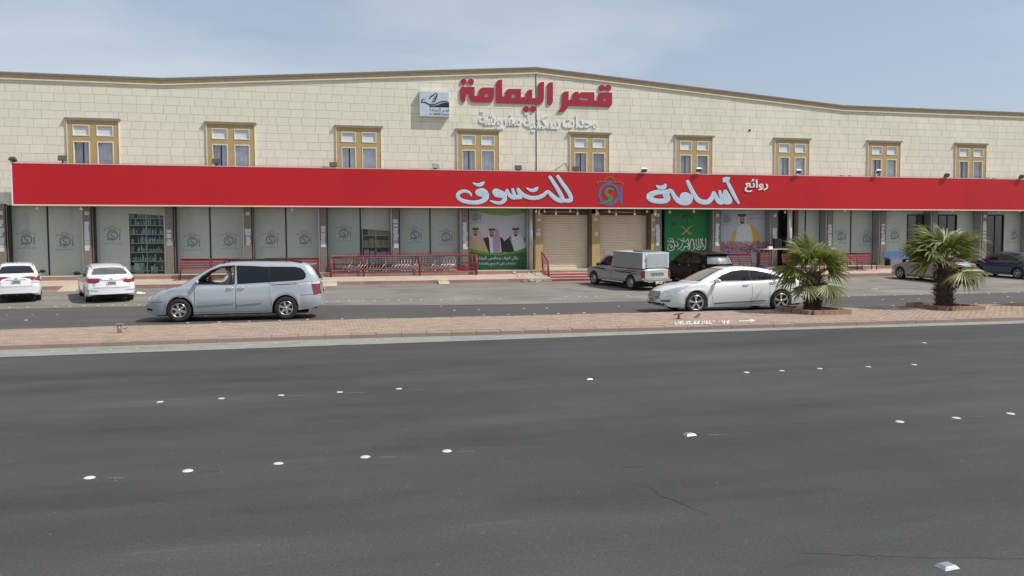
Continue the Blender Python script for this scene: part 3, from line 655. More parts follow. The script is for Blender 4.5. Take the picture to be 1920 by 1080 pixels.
# floodlights along the fascia
for i, (px, py, op) in enumerate(((22, 299, 0), (115, 297, 1), (405, 303, 1), (625, 310, 1), (817, 312, 1), (973, 315, 1), (1081, 318, 2), (1208, 320, 3), (1312, 319, 3), (1498, 322, 3), (1647, 322, 3), (1776, 330, 4), (1916, 333, 4))):
    lbl = ['floodlight at the far end over the red sign corner', 'grey floodlight just before the first upstairs window', 'floodlight in front of the second upstairs window', 'floodlight just before the third upstairs window', 'floodlight between the third and fourth upstairs windows',
           'floodlight just after the fourth upstairs window above the white lettering', 'floodlight at the edge of the fifth upstairs window', 'floodlight above the green and blue bag emblem', 'floodlight in front of the sixth upstairs window', 'floodlight in front of the seventh upstairs window',
           'floodlight in front of the eighth upstairs window', 'small floodlight just before the ninth upstairs window', 'floodlight past the ninth upstairs window'][i]
    p = FP(px, py, YS-.1); t = thing('floodlight', lbl, 'floodlight', (p.x, YS+.1, 6.10), random.uniform(-.3, .3), 'floodlights standing on the red fascia')
    s = .19 if op in (1, 2) else .16; hz = max(.14, p.z-6.08)
    MB().box(-.03, .03, -.03, .03, 0, hz*.6).box(-.10, .10, -.06, .06, 0, .025).build('bracket', m_white if op == 3 else m_lightbox, t)
    til = {0: 1.2, 1: -.35, 2: -.1, 3: .9, 4: .8}[op]; q = Matrix.Rotation(til, 4, 'X')
    b = MB().add([(x*s, y, z) for x, y, z in [(-1, -.05, -.13), (1, -.05, -.13), (1, -.05, .13), (-1, -.05, .13), (-.6, .10, -.08), (.6, .10, -.08), (.6, .10, .08), (-.6, .10, .08)]], [(0, 1, 2, 3), (4, 7, 6, 5), (0, 4, 5, 1), (1, 5, 6, 2), (2, 6, 7, 3), (3, 7, 4, 0)]).build('housing', m_white if op == 3 else m_lightbox, t)
    b.location = (0, -.03 if op < 3 else -.2, hz); b.rotation_euler = (til, 0, 0)
    l = MB().box(-s*.9, s*.9, -.058, -.052, -.11, .11).build('lens', m_lens, t); l.location = b.location; l.rotation_euler = b.rotation_euler
for i, (px, py) in enumerate(((606, 313), (612, 314), (1577, 327), (1592, 327), (1850, 332), (1863, 332))):
    p = FP(px, py, YS+.1); t = thing('cable_box', 'small dark fitting lying on top of the red fascia, '+ord_[i]+' along it', 'fitting', (p.x, YS+.1, 6.10), 0, 'small fittings on the fascia'); MB().box(-.08, .08, -.04, .04, 0, .05).build('casing', m_lightbox, t); MB().tube([(.08, 0, .02), (.22, 0, .015)], .012, 5).build('lead', m_lightbox, t)
# hanging lamps under the fascia
for i, (px, py) in enumerate(((69, 391), (152, 392), (548, 394), (1005.5, 397), (1021, 397), (1042.5, 401), (1069, 396), (1083, 401), (1121, 400), (1142.5, 397), (1155, 402), (1190, 402), (1213, 397), (1228.5, 402), (1256, 398), (1301, 397), (1472, 398), (1584, 396), (1678, 394), (1786, 396), (1872, 397), (1912, 396))):
    yy = 41.15 if i % 2 else 41.45; p = FP(px, py, yy); t = thing('hanging_lamp', f'{ord_[i]} small white lamp under the red fascia, counted from the white cars', 'lamp', (p.x, yy, 4.22), 0, 'small lamps hanging under the fascia')
    d = 4.22-p.z; MB().tube([(0, 0, 0), (0, 0, -d*.7)], .012, 5).build('rod', m_white, t); MB().lathe([(0, -d-.06), (.05, -d-.05), (.065, -d), (.05, -d+.05), (.02, -d+.09), (0, -d+.09)], (0, 0, 0), 'z', 10).build('bulb', m_white, t)

# ------------------------------------------------------------------ signs on the upper wall
tD = lambda p: (840+p[0]/5.647, 130+p[1]/5.647)
rs = thing('channel_letter_sign', 'large dark red three-dimensional Arabic letters under the gable peak', 'sign', (XP, YW, 9.5))
glyphs = [[[(155, 180), (287, 180), (287, 275), (328, 275), (328, 238), (335, 215), (350, 197), (370, 187), (492, 187), (492, 285), (484, 322), (465, 345), (275, 345), (245, 330), (228, 290), (225, 250), (192, 250), (192, 310), (185, 335), (172, 345), (150, 338), (138, 320), (131, 290), (131, 215), (140, 193)], [(393, 250), (438, 250), (438, 288), (393, 288)]],
          [ell(170, 125, 33, 33)], [ell(247, 125, 33, 33)],
          [[(513, 352), (513, 150), (522, 122), (542, 106), (578, 103), (580, 283), (613, 283), (613, 240), (624, 216), (645, 201), (778, 201), (778, 290), (833, 290), (833, 245), (845, 224), (865, 210), (897, 208), (899, 300), (958, 300), (958, 168), (968, 142), (993, 128), (1024, 126), (1024, 300), (1017, 335), (1003, 356), (985, 366), (900, 364)], [(680, 257), (722, 257), (722, 297), (680, 297)]],
          [ell(833, 415, 33, 33)], [ell(905, 415, 33, 33)],
          [[(1057, 362), (1057, 168), (1065, 146), (1085, 132), (1119, 129), (1119, 330), (1112, 356), (1100, 370), (1070, 372)]],
          [[(1163, 445), (1198, 412), (1212, 380), (1215, 270), (1222, 245), (1240, 230), (1285, 227), (1285, 318), (1325, 318), (1325, 268), (1335, 245), (1355, 233), (1390, 231), (1392, 258), (1403, 244), (1422, 237), (1558, 237), (1559, 326), (1597, 326), (1597, 272), (1607, 250), (1625, 240), (1747, 240), (1747, 355), (1737, 380), (1720, 394), (1288, 380), (1272, 402), (1252, 432), (1230, 447)], [(1392, 302), (1420, 293), (1500, 300), (1500, 324), (1392, 318)], [(1655, 300), (1690, 300), (1690, 330), (1655, 330)]],
          [ell(1637, 190, 33, 33)], [ell(1705, 190, 33, 33)]]
for g in glyphs:
    ctr = np.array([tD(p) for p in g[0]]).mean(0)
    for grow, th, yy, nm, m in ((1.0, .15, YW-.15, 'letter', m_redl),):
        loops = [[(lambda q: (q.x, q.z))(FP(*tD(p), YW-.2)) for p in lp] for lp in g]
        vs, f = fill(loops, .05); L = MB().add([(x-XP, -z-.055, y-9.5) for x, y, z in vs], f).build(nm, m, rs)
        vs, f = fill(loops, .02)
        cx, cz = sum(v[0] for v in loops[0])/len(loops[0]), sum(v[1] for v in loops[0])/len(loops[0])
        W_ = max(v[0] for v in loops[0])-min(v[0] for v in loops[0]); H_ = max(v[1] for v in loops[0])-min(v[1] for v in loops[0])
        kx, kz = 1+.06/max(W_, .2), 1+.06/max(H_, .2); mx_, mz_ = (max(v[0] for v in loops[0])+min(v[0] for v in loops[0]))/2, (max(v[1] for v in loops[0])+min(v[1] for v in loops[0]))/2
        MB().add([(mx_+(x-mx_)*kx-XP, -z-.018, mz_+(y-mz_)*kz-9.5) for x, y, z in vs], f).build('backing', m_white, L)
ws = thing('raised_letter_sign', 'smaller white raised Arabic letters below the large red letters', 'sign', (XP, YW, 8.6))
for word, x0, x1, y0, y1 in (('مفروشة', 330, 775, 448, 632), ('سكنية', 800, 1185, 470, 665), ('وحدات', 1215, 1585, 490, 655)):
    a, b = FP(*tD((x0, y1)), YW-.1), FP(*tD((x1, y0)), YW-.1); mb = MB(); text_on(mb, arabic(word), a.x-XP, b.x-XP, a.z-8.6, b.z-8.6, -.04, .04, .014); mb.build('lettering', m_white, ws)
# box sign with bird
bs = thing('light_box_sign', 'white square box sign with flying bird drawing and small lettering', 'sign', (0, YW, 0))
a, b = FP(787.5, 217, YW-.28), FP(842.5, 172, YW-.28)
MB().box(a.x, b.x, -.26, 0, a.z, b.z).build('casing', mat('box_white', (.66, .68, .70), .4), bs)
MB().box(a.x+.05, b.x-.05, -.266, -.262, a.z+.05, b.z-.05).build('face_panel', mat('box_face', (.50, .58, .68), .3), bs)
tE = lambda p: (770+p[0]/15.433, 160+p[1]/15.433, *([p[2]/15.433] if len(p) > 2 else []))
mb = MB(); strokes_px(mb, [[(305, 500, 10), (330, 440, 26), (370, 405, 16), (425, 400, 6)], [(300, 500, 6), (400, 490, 22), (480, 525, 26), (560, 560, 28), (660, 560, 26), (760, 525, 22), (860, 480, 18), (960, 462, 16), (1090, 480, 8)],
                           [(540, 390, 12), (580, 335, 22), (640, 290, 18), (690, 260, 18), (735, 215, 10)], [(765, 245, 14), (755, 310, 22), (700, 330, 8)], [(750, 320, 14), (730, 370, 22), (650, 390, 6)], [(725, 380, 14), (710, 430, 22), (660, 465, 20), (615, 475, 8)]], tE, YW-.268, dy=.0002, width=18, grow=.35)
mb.v = [(x, y-YW, z) for x, y, z in mb.v]; mb.build('bird_drawing', m_black, bs, fix=False)
pl = [(545, 590), (660, 600), (800, 560), (900, 515), (1000, 500), (1110, 495), (1115, 645), (545, 630)]
MB().add([tuple(FP(*tE(p)[:2], YW-.268)-Vector((0, YW, 0))) for p in pl], [tuple(range(len(pl)))]).build('dark_band', m_black, bs)
for s_, y0, y1, nm in ((arabic('قصر اليمامة'), 780, 665, 'lettering'), ('AL YAMAMA PALACE', 855, 812, 'lettering')):
    a2, b2 = FP(*tE((545, y0))[:2], YW-.27), FP(*tE((1110, y1))[:2], YW-.27); mb = MB(); text_on(mb, s_, a2.x, b2.x, a2.z, b2.z, -.27, 0, .004); mb.build(nm, m_black, bs)

# ------------------------------------------------------------------ posters
def poster(name, label, px0, px1, zb, zt, m, Y=YG-.05):
    x0, x1 = FP(px0, 450, Y).x, FP(px1, 450, Y).x; t = thing(name, label, 'poster', ((x0+x1)/2, Y, zb))
    MB().box(-(x1-x0)/2, (x1-x0)/2, 0, .03, 0, zt-zb).build('sheet', m, t); return t, Vector(((x0+x1)/2, Y, zb))
def pprint(t, o, tr, items, base=.002):
    for k, (nm, pts, m) in enumerate(items):
        mb = MB(); yy = o.y-base-k*.0012
        if nm == 'S':
            strokes_px(mb, pts, lambda p: (*tr(p[:2]), *([p[2]*tr.s] if len(p) > 2 else [])), yy, dy=.00002); nm2 = 'print'
        else: mb.add([FP(*tr(p), yy) for p in pts], [tuple(range(len(pts)))]); nm2 = 'print'
        if nm not in ('S', 'P'): nm2 = nm
        mb.v = [(x-o.x, y-o.y, z-o.z) for x, y, z in mb.v]; mb.build(nm2, m, t, fix=False)
class TR:
    def __init__(s, ox, oy, k): s.ox, s.oy, s.s = ox, oy, 1/k
    def __call__(s, p): return (s.ox+p[0]*s.s, s.oy+p[1]*s.s)
m_pg = mat('print_green', (.02, .14, .045), .5); m_plg = mat('print_lime', (.12, .30, .03), .5); m_pgr = mat('print_grey', (.50, .53, .55), .5, var=.05, scale=.8); m_ptg = mat('print_pale_green', (.22, .38, .13), .5)
m_skin = mat('print_skin', (.42, .24, .17), .5, var=.15, scale=9); m_beard = mat('print_beard', (.07, .035, .03), .5); m_pw = mat('print_white', (.6, .66, .66), .5); m_pk = mat('print_pink', (.60, .38, .38), .5, var=.12, scale=14); m_lil = mat('print_lilac', (.42, .28, .46), .5, var=.1, scale=14)
m_gold = mat('print_sand', (.55, .42, .20), .5, var=.08); m_blk = mat('print_black', (.02, .02, .022), .5); m_yel = mat('print_yellow', (.60, .38, .06), .5)
T1 = TR(860, 380, 6.75)
t, o = poster('green_poster', 'shop window poster with three robed figures over a green curve with white lettering', 877.5, 987, .94, 4.2, m_pgr)
def head(cx, cy, s=1., sh=None, face=None, beard=m_beard):
    return [('P', ell(cx, cy+5, 42*s, 62*s), sh or m_pw), ('P', ell(cx, cy+12, 28*s, 42*s), m_skin), ('P', ell(cx, cy+40*s, 22*s, 16*s), beard), ('P', ell(cx, cy+27*s, 17*s, 9*s), m_skin), ('P', [(cx-42*s, cy-45*s), (cx+42*s, cy-48*s), (cx+42*s, cy-34*s), (cx-42*s, cy-31*s)], m_blk), ('P', [(cx-40*s, cy-30*s), (cx+40*s, cy-32*s), (cx+41*s, cy-22*s), (cx-41*s, cy-20*s)], m_blk),
            ('S', [[(cx-17*s, cy+4, 5), (cx-7*s, cy+5, 5)], [(cx+7*s, cy+5, 5), (cx+17*s, cy+4, 5)], [(cx-9*s, cy+36*s, 4), (cx+9*s, cy+36*s, 4)]], m_blk)]
its = [('P', [(120, 70), (855, 70), (855, 130), (600, 165), (400, 150), (240, 110), (120, 105)], m_ptg)]
its += [('P', [(120, 440), (165, 420), (260, 420), (330, 450), (370, 620), (250, 640), (118, 590)], m_gold), ('P', [(172, 330), (260, 330), (285, 430), (290, 560), (235, 580), (200, 470), (165, 430)], m_pk)]+head(214, 365, .95, m_pk)
its += [('P', [(310, 450), (370, 435), (545, 440), (575, 480), (560, 640), (385, 640)], m_blk), ('P', [(372, 350), (500, 335), (520, 420), (545, 630), (400, 640), (385, 470), (365, 400)], m_pw), ('P', [(440, 340), (500, 335), (520, 430), (530, 620), (440, 640), (430, 500)], m_lil)]+head(420, 375, 1.0, m_pk)
its += [('P', [(590, 480), (650, 430), (810, 425), (850, 490), (850, 580), (700, 640), (560, 620), (555, 500)], m_blk), ('P', [(640, 450), (665, 500), (700, 610), (710, 605), (672, 470)], m_gold), ('P', [(660, 440), (690, 400), (770, 400), (810, 425), (848, 560), (760, 620), (705, 615), (690, 540)], m_pw)]+head(722, 370, 1.05, m_pw)
its += [('P', [(120, 545)]+[(x, 565+75*math.sin(PI*(x-90)/800)) for x in range(140, 860, 40)]+[(855, 570), (855, 840), (120, 840)], m_plg), ('P', [(120, 600)]+[(x, 603+62*math.sin(PI*(x-60)/840)) for x in range(140, 860, 40)]+[(855, 600), (855, 842), (120, 842)], m_pg)]
pprint(t, o, T1, its)
for s_, x0, x1, y0, y1 in ((arabic('بكل الولاء وخالص الوفاء'), 235, 752, 730, 678), (arabic('نبايعكم على السمع والطاعة'), 255, 720, 800, 748)):
    a2, b2 = FP(*T1((x0, y0)), o.y-.08), FP(*T1((x1, y1)), o.y-.08); mb = MB(); text_on(mb, s_, a2.x-o.x, b2.x-o.x, a2.z-o.z, b2.z-o.z, -.085, 0, .012); mb.build('lettering', m_white, t)
def lpart(t, o, px, py, sc):
    p = FP(px, py, o.y-.088); q = link('logo', lg, t, tuple(p-o)); q.scale = (sc,)*3
lpart(t, o, 892.5, 407, .62)
mb = MB(); strokes_px(mb, [[(780, 765, 4), (830, 730, 6)], [(830, 765, 4), (785, 730, 6)], [(806, 690, 8), (806, 740, 5)], [(785, 705, 6), (806, 695, 8), (828, 705, 6)]], lambda p: (*T1(p[:2]), p[2]*T1.s), o.y-.09, dy=.0001); mb.v = [(x-o.x, y-o.y, z-o.z) for x, y, z in mb.v]; mb.build('emblem', m_plg, t, fix=False)

T2 = TR(1230, 380, 6.857)
m_fg = mat('print_flag_green', (.0, .17, .035), .45, var=.04, scale=.7)
t, o = poster('flag_poster', 'green flag poster with crossed golden swords, palm and white Arabic calligraphy', 1246, 1335, .94, 4.2, m_fg)
m_pdg = mat('print_dark_green', (.0, .08, .02), .5)
pprint(t, o, T2, [('P', ell(225, 265, 28, 28), m_pdg), ('S', [[(400, 160, 10), (400, 280, 12)], [(330, 210, 10), (370, 165, 26), (400, 160, 20)], [(470, 210, 10), (430, 165, 26), (400, 160, 20)], [(345, 170, 8), (400, 140, 22), (455, 170, 8)]], m_pdg),
                  ('S', [[(300, 292, 3), (350, 320, 8), (400, 365, 11), (430, 395, 9), (450, 405, 8)], [(488, 292, 3), (435, 315, 8), (390, 365, 11), (362, 392, 9), (335, 405, 8)], [(340, 395, 10), (352, 408, 10)], [(440, 392, 10), (428, 408, 10)]], m_yel)])
S3 = [[(637, 460, 9), (640, 540, 9), (630, 590, 9), (600, 600, 7)], [(570, 465, 9), (600, 530, 9), (628, 590, 9)], [(597, 460, 9), (580, 540, 8), (560, 600, 8), (530, 600, 6)], [(548, 462, 8), (550, 560, 8), (520, 590, 8), (500, 575, 6)], [(515, 470, 8), (520, 560, 8)], [(472, 465, 9), (490, 560, 9), (480, 605, 8), (455, 610, 6)], [(455, 465, 8), (440, 520, 8), (430, 600, 8)],
      [(410, 465, 8), (430, 560, 8), (415, 600, 7)], [(400, 520, 8), (420, 545, 10), (395, 570, 9), (370, 560, 8), (350, 600, 8), (320, 610, 6)], [(310, 470, 7), (330, 495, 8), (350, 480, 8), (370, 500, 8), (400, 480, 8), (400, 465, 6)], [(350, 500, 7), (330, 560, 8), (300, 590, 8), (275, 600, 6)], [(265, 500, 7), (285, 545, 9), (260, 560, 8), (240, 545, 8), (225, 600, 9), (180, 615, 9), (150, 590, 8), (155, 560, 6)],
      [(215, 465, 8), (240, 540, 8)], [(150, 480, 7), (170, 510, 8), (190, 485, 8), (205, 510, 8), (225, 490, 7)], [(190, 545, 8), (210, 565, 10), (190, 580, 7), (180, 560, 7)], [(150, 545, 7), (185, 535, 7)], [(340, 460, 6), (365, 470, 7)], [(280, 470, 6), (300, 462, 6)], [(170, 465, 6), (200, 460, 6)], [(480, 520, 6), (500, 530, 6)], [(575, 500, 6), (590, 490, 6)], [(610, 560, 7), (565, 575, 7), (535, 560, 6)]]
mb = MB(); strokes_px(mb, S3, lambda p: (*T2(p[:2]), p[2]*T2.s*1.15), o.y-.012, dy=.00008); mb.v = [(x-o.x, y-o.y, z-o.z) for x, y, z in mb.v]; mb.build('calligraphy', m_white, t, fix=False)

t, o = poster('portrait_poster', 'pale poster of a robed man in a golden cloak above red flowers', 1350, 1445, .94, 4.2, mat('print_pale_blue', (.44, .48, .53), .5, var=.05, scale=.9))
its = [('P', [(965, 480), (985, 380), (1040, 320), (1110, 280), (1200, 270), (1280, 310), (1335, 420), (1345, 480), (1335, 540), (1150, 560), (960, 540)], m_gold), ('P', [(965, 480), (985, 380), (1035, 330), (1020, 430), (1010, 510), (965, 520)], m_yel), ('P', [(1215, 285), (1280, 320), (1335, 420), (1340, 500), (1260, 500), (1225, 400)], m_yel),
       ('P', [(1040, 330), (1090, 280), (1180, 270), (1215, 300), (1240, 420), (1250, 520), (1150, 590), (1060, 580), (1020, 500), (1030, 400)], m_pw)]+head(1108, 205, 1.25, m_pw)
pprint(t, o, T2, its)
r = random.Random(5); mcols = [mat('print_flower_red', (.42, .05, .06), .5), m_pk, m_lil, mat('print_flower_salmon', (.50, .20, .15), .5), mat('print_flower_wine', (.22, .03, .10), .5)]
for q, m in enumerate(mcols):
    mb = MB(); n = 0
    for _ in range(150):
        x = r.uniform(835, 1400); y = (r.uniform(500, 590) if q in (0, 3) else r.uniform(560, 650)); rad = r.uniform(4, 10)
        mb.add([FP(*T2(p), o.y-.03-.0002*n-.004*q) for p in ell(x, y, rad, rad*.8, 7)], [tuple(range(7))]); n += 1
    mb.v = [(x-o.x, y-o.y, z-o.z) for x, y, z in mb.v]; mb.build('flower_print', m, t, fix=False, kind='stuff')
lpart(t, o, 1362.5, 411, .62)
for y0, y1 in ((160, 138), (215, 190)):
    a2, b2 = FP(*T2((1200, y0)), o.y-.02), FP(*T2((1440, y1)), o.y-.02); mb = MB(); text_on(mb, arabic('روائع أسامة للتسوق'), a2.x-o.x, b2.x-o.x, a2.z-o.z, b2.z-o.z, -.02); mb.build('lettering', m_cap, t)
#PART2
# ------------------------------------------------------------------ street furniture by the shops
def bench(x, y, z, label, ln=2.9, m=None, rz=0):
    m = m or m_bench; t = thing('bench', label, 'bench', (x, y, z), rz, 'metal benches on the shop pavement'); h = ln/2
    for q in (-h, 0, h): MB().tube([(q, 0, 0), (q, 0, .45)], .025, 8).tube([(q, .42, 0), (q, .46, .45), (q, .55, .95)], .025, 8).tube([(q, 0, .43), (q, .45, .43)], .02, 6).build('leg', m, t)
    for k in range(5): MB().box(-h, h, .02+k*.09, .08+k*.09, .445, .465).build('seat_slat', m, t)
    for k in range(4): MB().obox((0, .475+.026*k, .55+.115*k), (h, 0, 0), (0, .008, 0), (0, .008, .04)).build('back_slat', m, t)
    MB().tube([(-h, .555, .96), (h, .555, .96)], .025, 8).build('top_rail', m, t); return t
def px_bench(p0, p1, label, Y=39.75, m=None, z=.68):
    a, b = FP(p0, 500, Y).x, FP(p1, 500, Y).x; return bench((a+b)/2, Y-.3, z, label, b-a-.05, m)
px_bench(336, 449, 'red slatted bench before the frosted panes beyond the silver van bonnet')
px_bench(494, 599, 'red slatted bench behind the roof of the silver van')
px_bench(1366, 1413, 'red slatted bench below the portrait poster behind the black car')
px_bench(1470, 1540, 'red bench mostly hidden behind the palm fronds before the frosted panes')
px_bench(1582, 1638, 'red slatted bench standing beside the bare pillar between the two palms')
t = thing('blue_bench', 'low blue bench in front of the shop beyond the silver saloon', 'bench', (FP(1681, 480, 40.6).x, 40.6, .88)); MB().box(-.7, .7, -.25, .25, .38, .5).build('seat', mat('bench_blue', (.10, .17, .30), .6), t); MB().box(-.7, .7, .2, .25, .5, .85).build('backrest', MATS['bench_blue'], t)
for s in (-1, 1): MB().box(s*.6-.04, s*.6+.04, -.2, .2, 0, .38).build('leg', m_dark, t)
# cart corral
rl = thing('cart_rail', 'long red pipe railing round the row of shopping carts', 'railing', (0, 40.05, .71))
RX = [FP(q, 500, 40.05).x for q in (620, 682, 787, 893)]
def rtube(nm, pts, r=.028): return MB().tube(pts, r, 8).build(nm, m_rail, rl)
for x in RX[:1]: rtube('post', [(x, 0, 0), (x, 0, .93)], .05)
rtube('post', [(RX[1], -.0, 0), (RX[1], 0, 1.0)], .035); rtube('post', [(RX[2], 0, 0), (RX[2], 0, 1.0)], .035); rtube('post', [(RX[3], 0, 0), (RX[3], 0, 1.0)], .06)
rtube('post', [(RX[3]+.02, 1.3, .17), (RX[3]+.02, 1.3, 1.0)], .035); rtube('post', [(RX[3]-.9, 1.3, .17), (RX[3]-.9, 1.3, 1.0)], .03)
rtube('top_rail', [(RX[0], 0, .93), (RX[1], 0, 1.0), (RX[3], 0, 1.0), (RX[3], 1.3, 1.0), (RX[0]+.2, 1.3, 1.0)], .038)
for z in (.22, .36, .60): rtube('rail', [(RX[0], 0, z), (RX[3], 0, z), (RX[3], 1.3, z), (RX[0]+.2, 1.3, z)], .022)
rtube('post', [(RX[0]+.2, 1.3, .17), (RX[0]+.2, 1.3, 1.0)], .035)
# shopping carts
ct = thing('shopping_cart', None, 'shopping cart')
mb = MB()
bx = lambda u, v, zz: (u*(.42-.04*(1-zz)), v*(.27-.03*(1-zz)), .42+zz*.42)
wr = lambda p, q, r=.011: mb.tube([p, q], r, 4, cap=False)
for k in range(5):
    z = k/4
    for (a, b) in (((-1, -1), (1, -1)), ((1, -1), (1, 1)), ((1, 1), (-1, 1)), ((-1, 1), (-1, -1))): wr(bx(*a, z), bx(*b, z), .013 if k == 4 else .009)
for k in range(11):
    u = -1+k*.2
    for v in (-1, 1): wr(bx(u, v, 0), bx(u, v, 1))
    wr(bx(u, -1, 0), bx(u, 1, 0))
for k in range(6):
    v = -1+k*.4
    for u in (-1, 1): wr(bx(u, v, 0), bx(u, v, 1))
    wr(bx(-1, v, 0), bx(1, v, 0))
mb.build('basket', m_wire, ct)
MB().tube([(.45, -.27, .95), (.45, .27, .95)], .018, 8).tube([(.40, -.26, .80), (.45, -.26, .95)], .01, 6).tube([(.40, .26, .80), (.45, .26, .95)], .01, 6).build('handle', mat('handle_red', (.35, .05, .06), .5), ct)
mb = MB()
for v in (-.24, .24): mb.tube([(.40, v, .45), (.12, v, .14), (-.40, v, .13)], .013, 6).tube([(.40, v, .80), (.42, v, .13), (.12, v, .14)], .013, 6)
mb.tube([(-.38, -.24, .14), (-.38, .24, .14)], .012, 6).build('frame', mat('cart_frame', (.55, .55, .54), .35, metal=.5), ct)
for u in (-.36, .40):
    for v in (-.22, .22): MB().lathe([(0, -.012), (.055, -.012), (.055, .012), (0, .012)], (u, v, .058), 'y', 10).build('wheel', mat('cart_wheel', (.35, .35, .35), .6), ct)
NC = 36; cx0 = RX[0]+.45; step = (FP(850, 500, 40.6).x-cx0-.3)/(NC-1)
protos = ct
for k in range(NC):
    c = ct if k == 0 else copy_tree(ct); c.location = (cx0+k*step, 40.68+random.uniform(-.04, .04), .886); c.rotation_euler = (0, 0, random.uniform(-.04, .04))
    tag(c, f'wire shopping cart in the red railing, {ord_[k]} of the nested row from the van side', 'shopping cart', 'shopping carts nested inside the red railing')
# handrail by the steps
hr = thing('handrail', 'red pipe handrail at the broken pavement end beside the steps', 'handrail', (11.25, 39.2, .3))
def hp(px, py, Y): p = FP(px, py, Y); return tuple(p-Vector((11.25, 39.2, .3)))
MB().tube([hp(1016, 473, 40.2), hp(1018, 508, 40.2)], .04, 8).build('post', m_rail, hr); MB().tube([hp(1028, 490, 39.1), hp(1029, 527, 39.1)], .05, 8).build('post', m_rail, hr)
MB().tube([hp(1016, 473, 40.2), hp(1028, 490, 39.1)], .035, 8).build('top_rail', m_rail, hr); MB().tube([hp(1017, 507, 40.2), hp(1028, 525, 39.1)], .03, 8).build('bottom_rail', m_step, hr)
for k in range(1, 5):
    q = k/5; a = Vector(hp(1016, 473, 40.2)).lerp(Vector(hp(1028, 490, 39.1)), q); b = Vector(hp(1017, 507, 40.2)).lerp(Vector(hp(1028, 525, 39.1)), q); MB().tube([a, b], .014, 6).build('baluster', m_rail, hr)
def rock(mb, c, s, r, mi=0):
    vs = [(c[0]+s*r.uniform(.6, 1.3)*a, c[1]+s*r.uniform(.6, 1.3)*b, c[2]+s*.7*r.uniform(.6, 1.2)*d) for a, b, d in ((-1, -1, -.6), (1, -1, -.6), (1, 1, -.6), (-1, 1, -.6), (-.7, -.7, .7), (.7, -.7, .7), (.7, .7, .7), (-.7, .7, .7))]
    mb.add(vs, [(0, 3, 2, 1), (4, 5, 6, 7), (0, 1, 5, 4), (1, 2, 6, 5), (2, 3, 7, 6), (3, 0, 4, 7)], mi)
r = random.Random(11); mb = MB()
for k in range(170):
    x = r.uniform(9.6, 11.35); f_ = (x-9.6)/1.75; y = r.uniform(38.3, 40.3); z = .40+max(0, (y-38.7)*.22)*(1.1-.3*f_)+r.uniform(0, .06); rock(mb, (x, y, z), r.choice((.03, .05, .07, .11)), r)
o = mb.build('rubble', mat('rubble_stone', (.40, .32, .25), .95, isl=.4), kind='stuff'); tag(o, 'broken stone and cement rubble at the collapsed pavement end by the handrail', 'rubble', None, 'stuff')
MB().add([(9.4, 38.7, .52), (11.3, 39.1, .42), (11.3, 40.25, .80), (9.4, 40.22, .73), (9.4, 38.7, .2), (11.3, 39.1, .2), (11.3, 40.25, .2), (9.4, 40.22, .2)], [(0, 1, 2, 3), (0, 4, 5, 1), (1, 5, 6, 2), (2, 6, 7, 3), (3, 7, 4, 0)]).build('broken_terrace_end', m_terr, kind='structure')
def ramp(px0, px1, label, dy=.9):
    a, b = FP(px0, 530, 38.3).x, FP(px1, 530, 38.3).x; t = thing('kerb_ramp', label, 'ramp', ((a+b)/2, 38.3, .36)); h = (b-a)/2
    MB().add([(-h, -dy, .0), (h, -dy+.1, .0), (h, .35, .24), (-h, .35, .24), (-h, -dy, -.1), (h, -dy+.1, -.1), (h, .35, .0), (-h, .35, .0)], [(0, 1, 2, 3), (0, 4, 5, 1), (1, 5, 6, 2), (2, 6, 7, 3), (3, 7, 4, 0), (4, 7, 6, 5)]).build('ramp_slab', mat('ramp_cement', (.44, .36, .27), .9, var=.15), t); return t
ramp(822, 842, 'short tan cement ramp across the kerb in front of the shopping carts', .25); ramp(118, 150, 'tan cement wedge against the kerb beside the second white car'); ramp(604, 632, 'tan sandy wedge against the kerb just past the rear of the van', .3)
# table and boxes outside near the first palm
t = thing('table', 'white topped table outside between the portrait poster and first palm', 'table', (FP(1457, 460, 40.9).x, 40.9, .88)); MB().box(-.95, .95, -.3, .3, 1.0, 1.04).build('tabletop', m_white, t)
for x in (-.85, .85):
    for y in (-.25, .25): MB().box(x-.03, x+.03, y-.03, y+.03, 0, 1.0).build('leg', m_dark, t)
TX = FP(1457, 460, 40.9).x
t = thing('crate', 'black box standing on the white topped table', 'box', (TX+.1, 41.05, 1.92)); MB().box(-.22, .22, -.12, .15, 0, .58).build('shell', m_black, t); MB().box(-.18, .18, -.125, -.12, .05, .53).build('front_panel', m_plas, t)
t = thing('small_box', 'small white box on the near end of the white topped table', 'box', (TX-.5, 40.8, 1.92)); MB().box(-.12, .12, -.08, .08, 0, .14).build('carton', m_white, t); MB().box(-.122, .122, -.02, .02, 0, .143).build('tape', MATS['tape'], t)
t = thing('crate', 'maroon crate leaning against the near side of the white table', 'box', (TX-1.05, 40.6, .88)); MB().box(-.3, .25, -.2, .2, 0, .85).build('shell', mat('crate_maroon', (.13, .05, .04), .7), t); MB().box(-.28, .23, -.205, -.2, .3, .36).box(-.28, .23, -.205, -.2, .6, .66).build('slat', m_step, t)
t = thing('bucket', 'blue bucket on the pavement behind the white saloon roof', 'bucket', (FP(1428, 505, 40).x, 39.9, .70)); MB().lathe([(0, 0), (.14, 0), (.19, .36), (.20, .37), (.17, .36), (.12, .02)], n=14).build('shell', mat('plastic_blue', (.03, .14, .30), .4), t)
r = random.Random(4); t = thing('potted_plant', 'sparse twiggy plant in a dark pot behind the white topped table', 'plant', (TX+.95, 41.2, .88)); MB().lathe([(0, 0), (.16, 0), (.22, .4), (.18, .4), (0, .36)], n=12).build('pot', m_dark, t)
mb = MB()
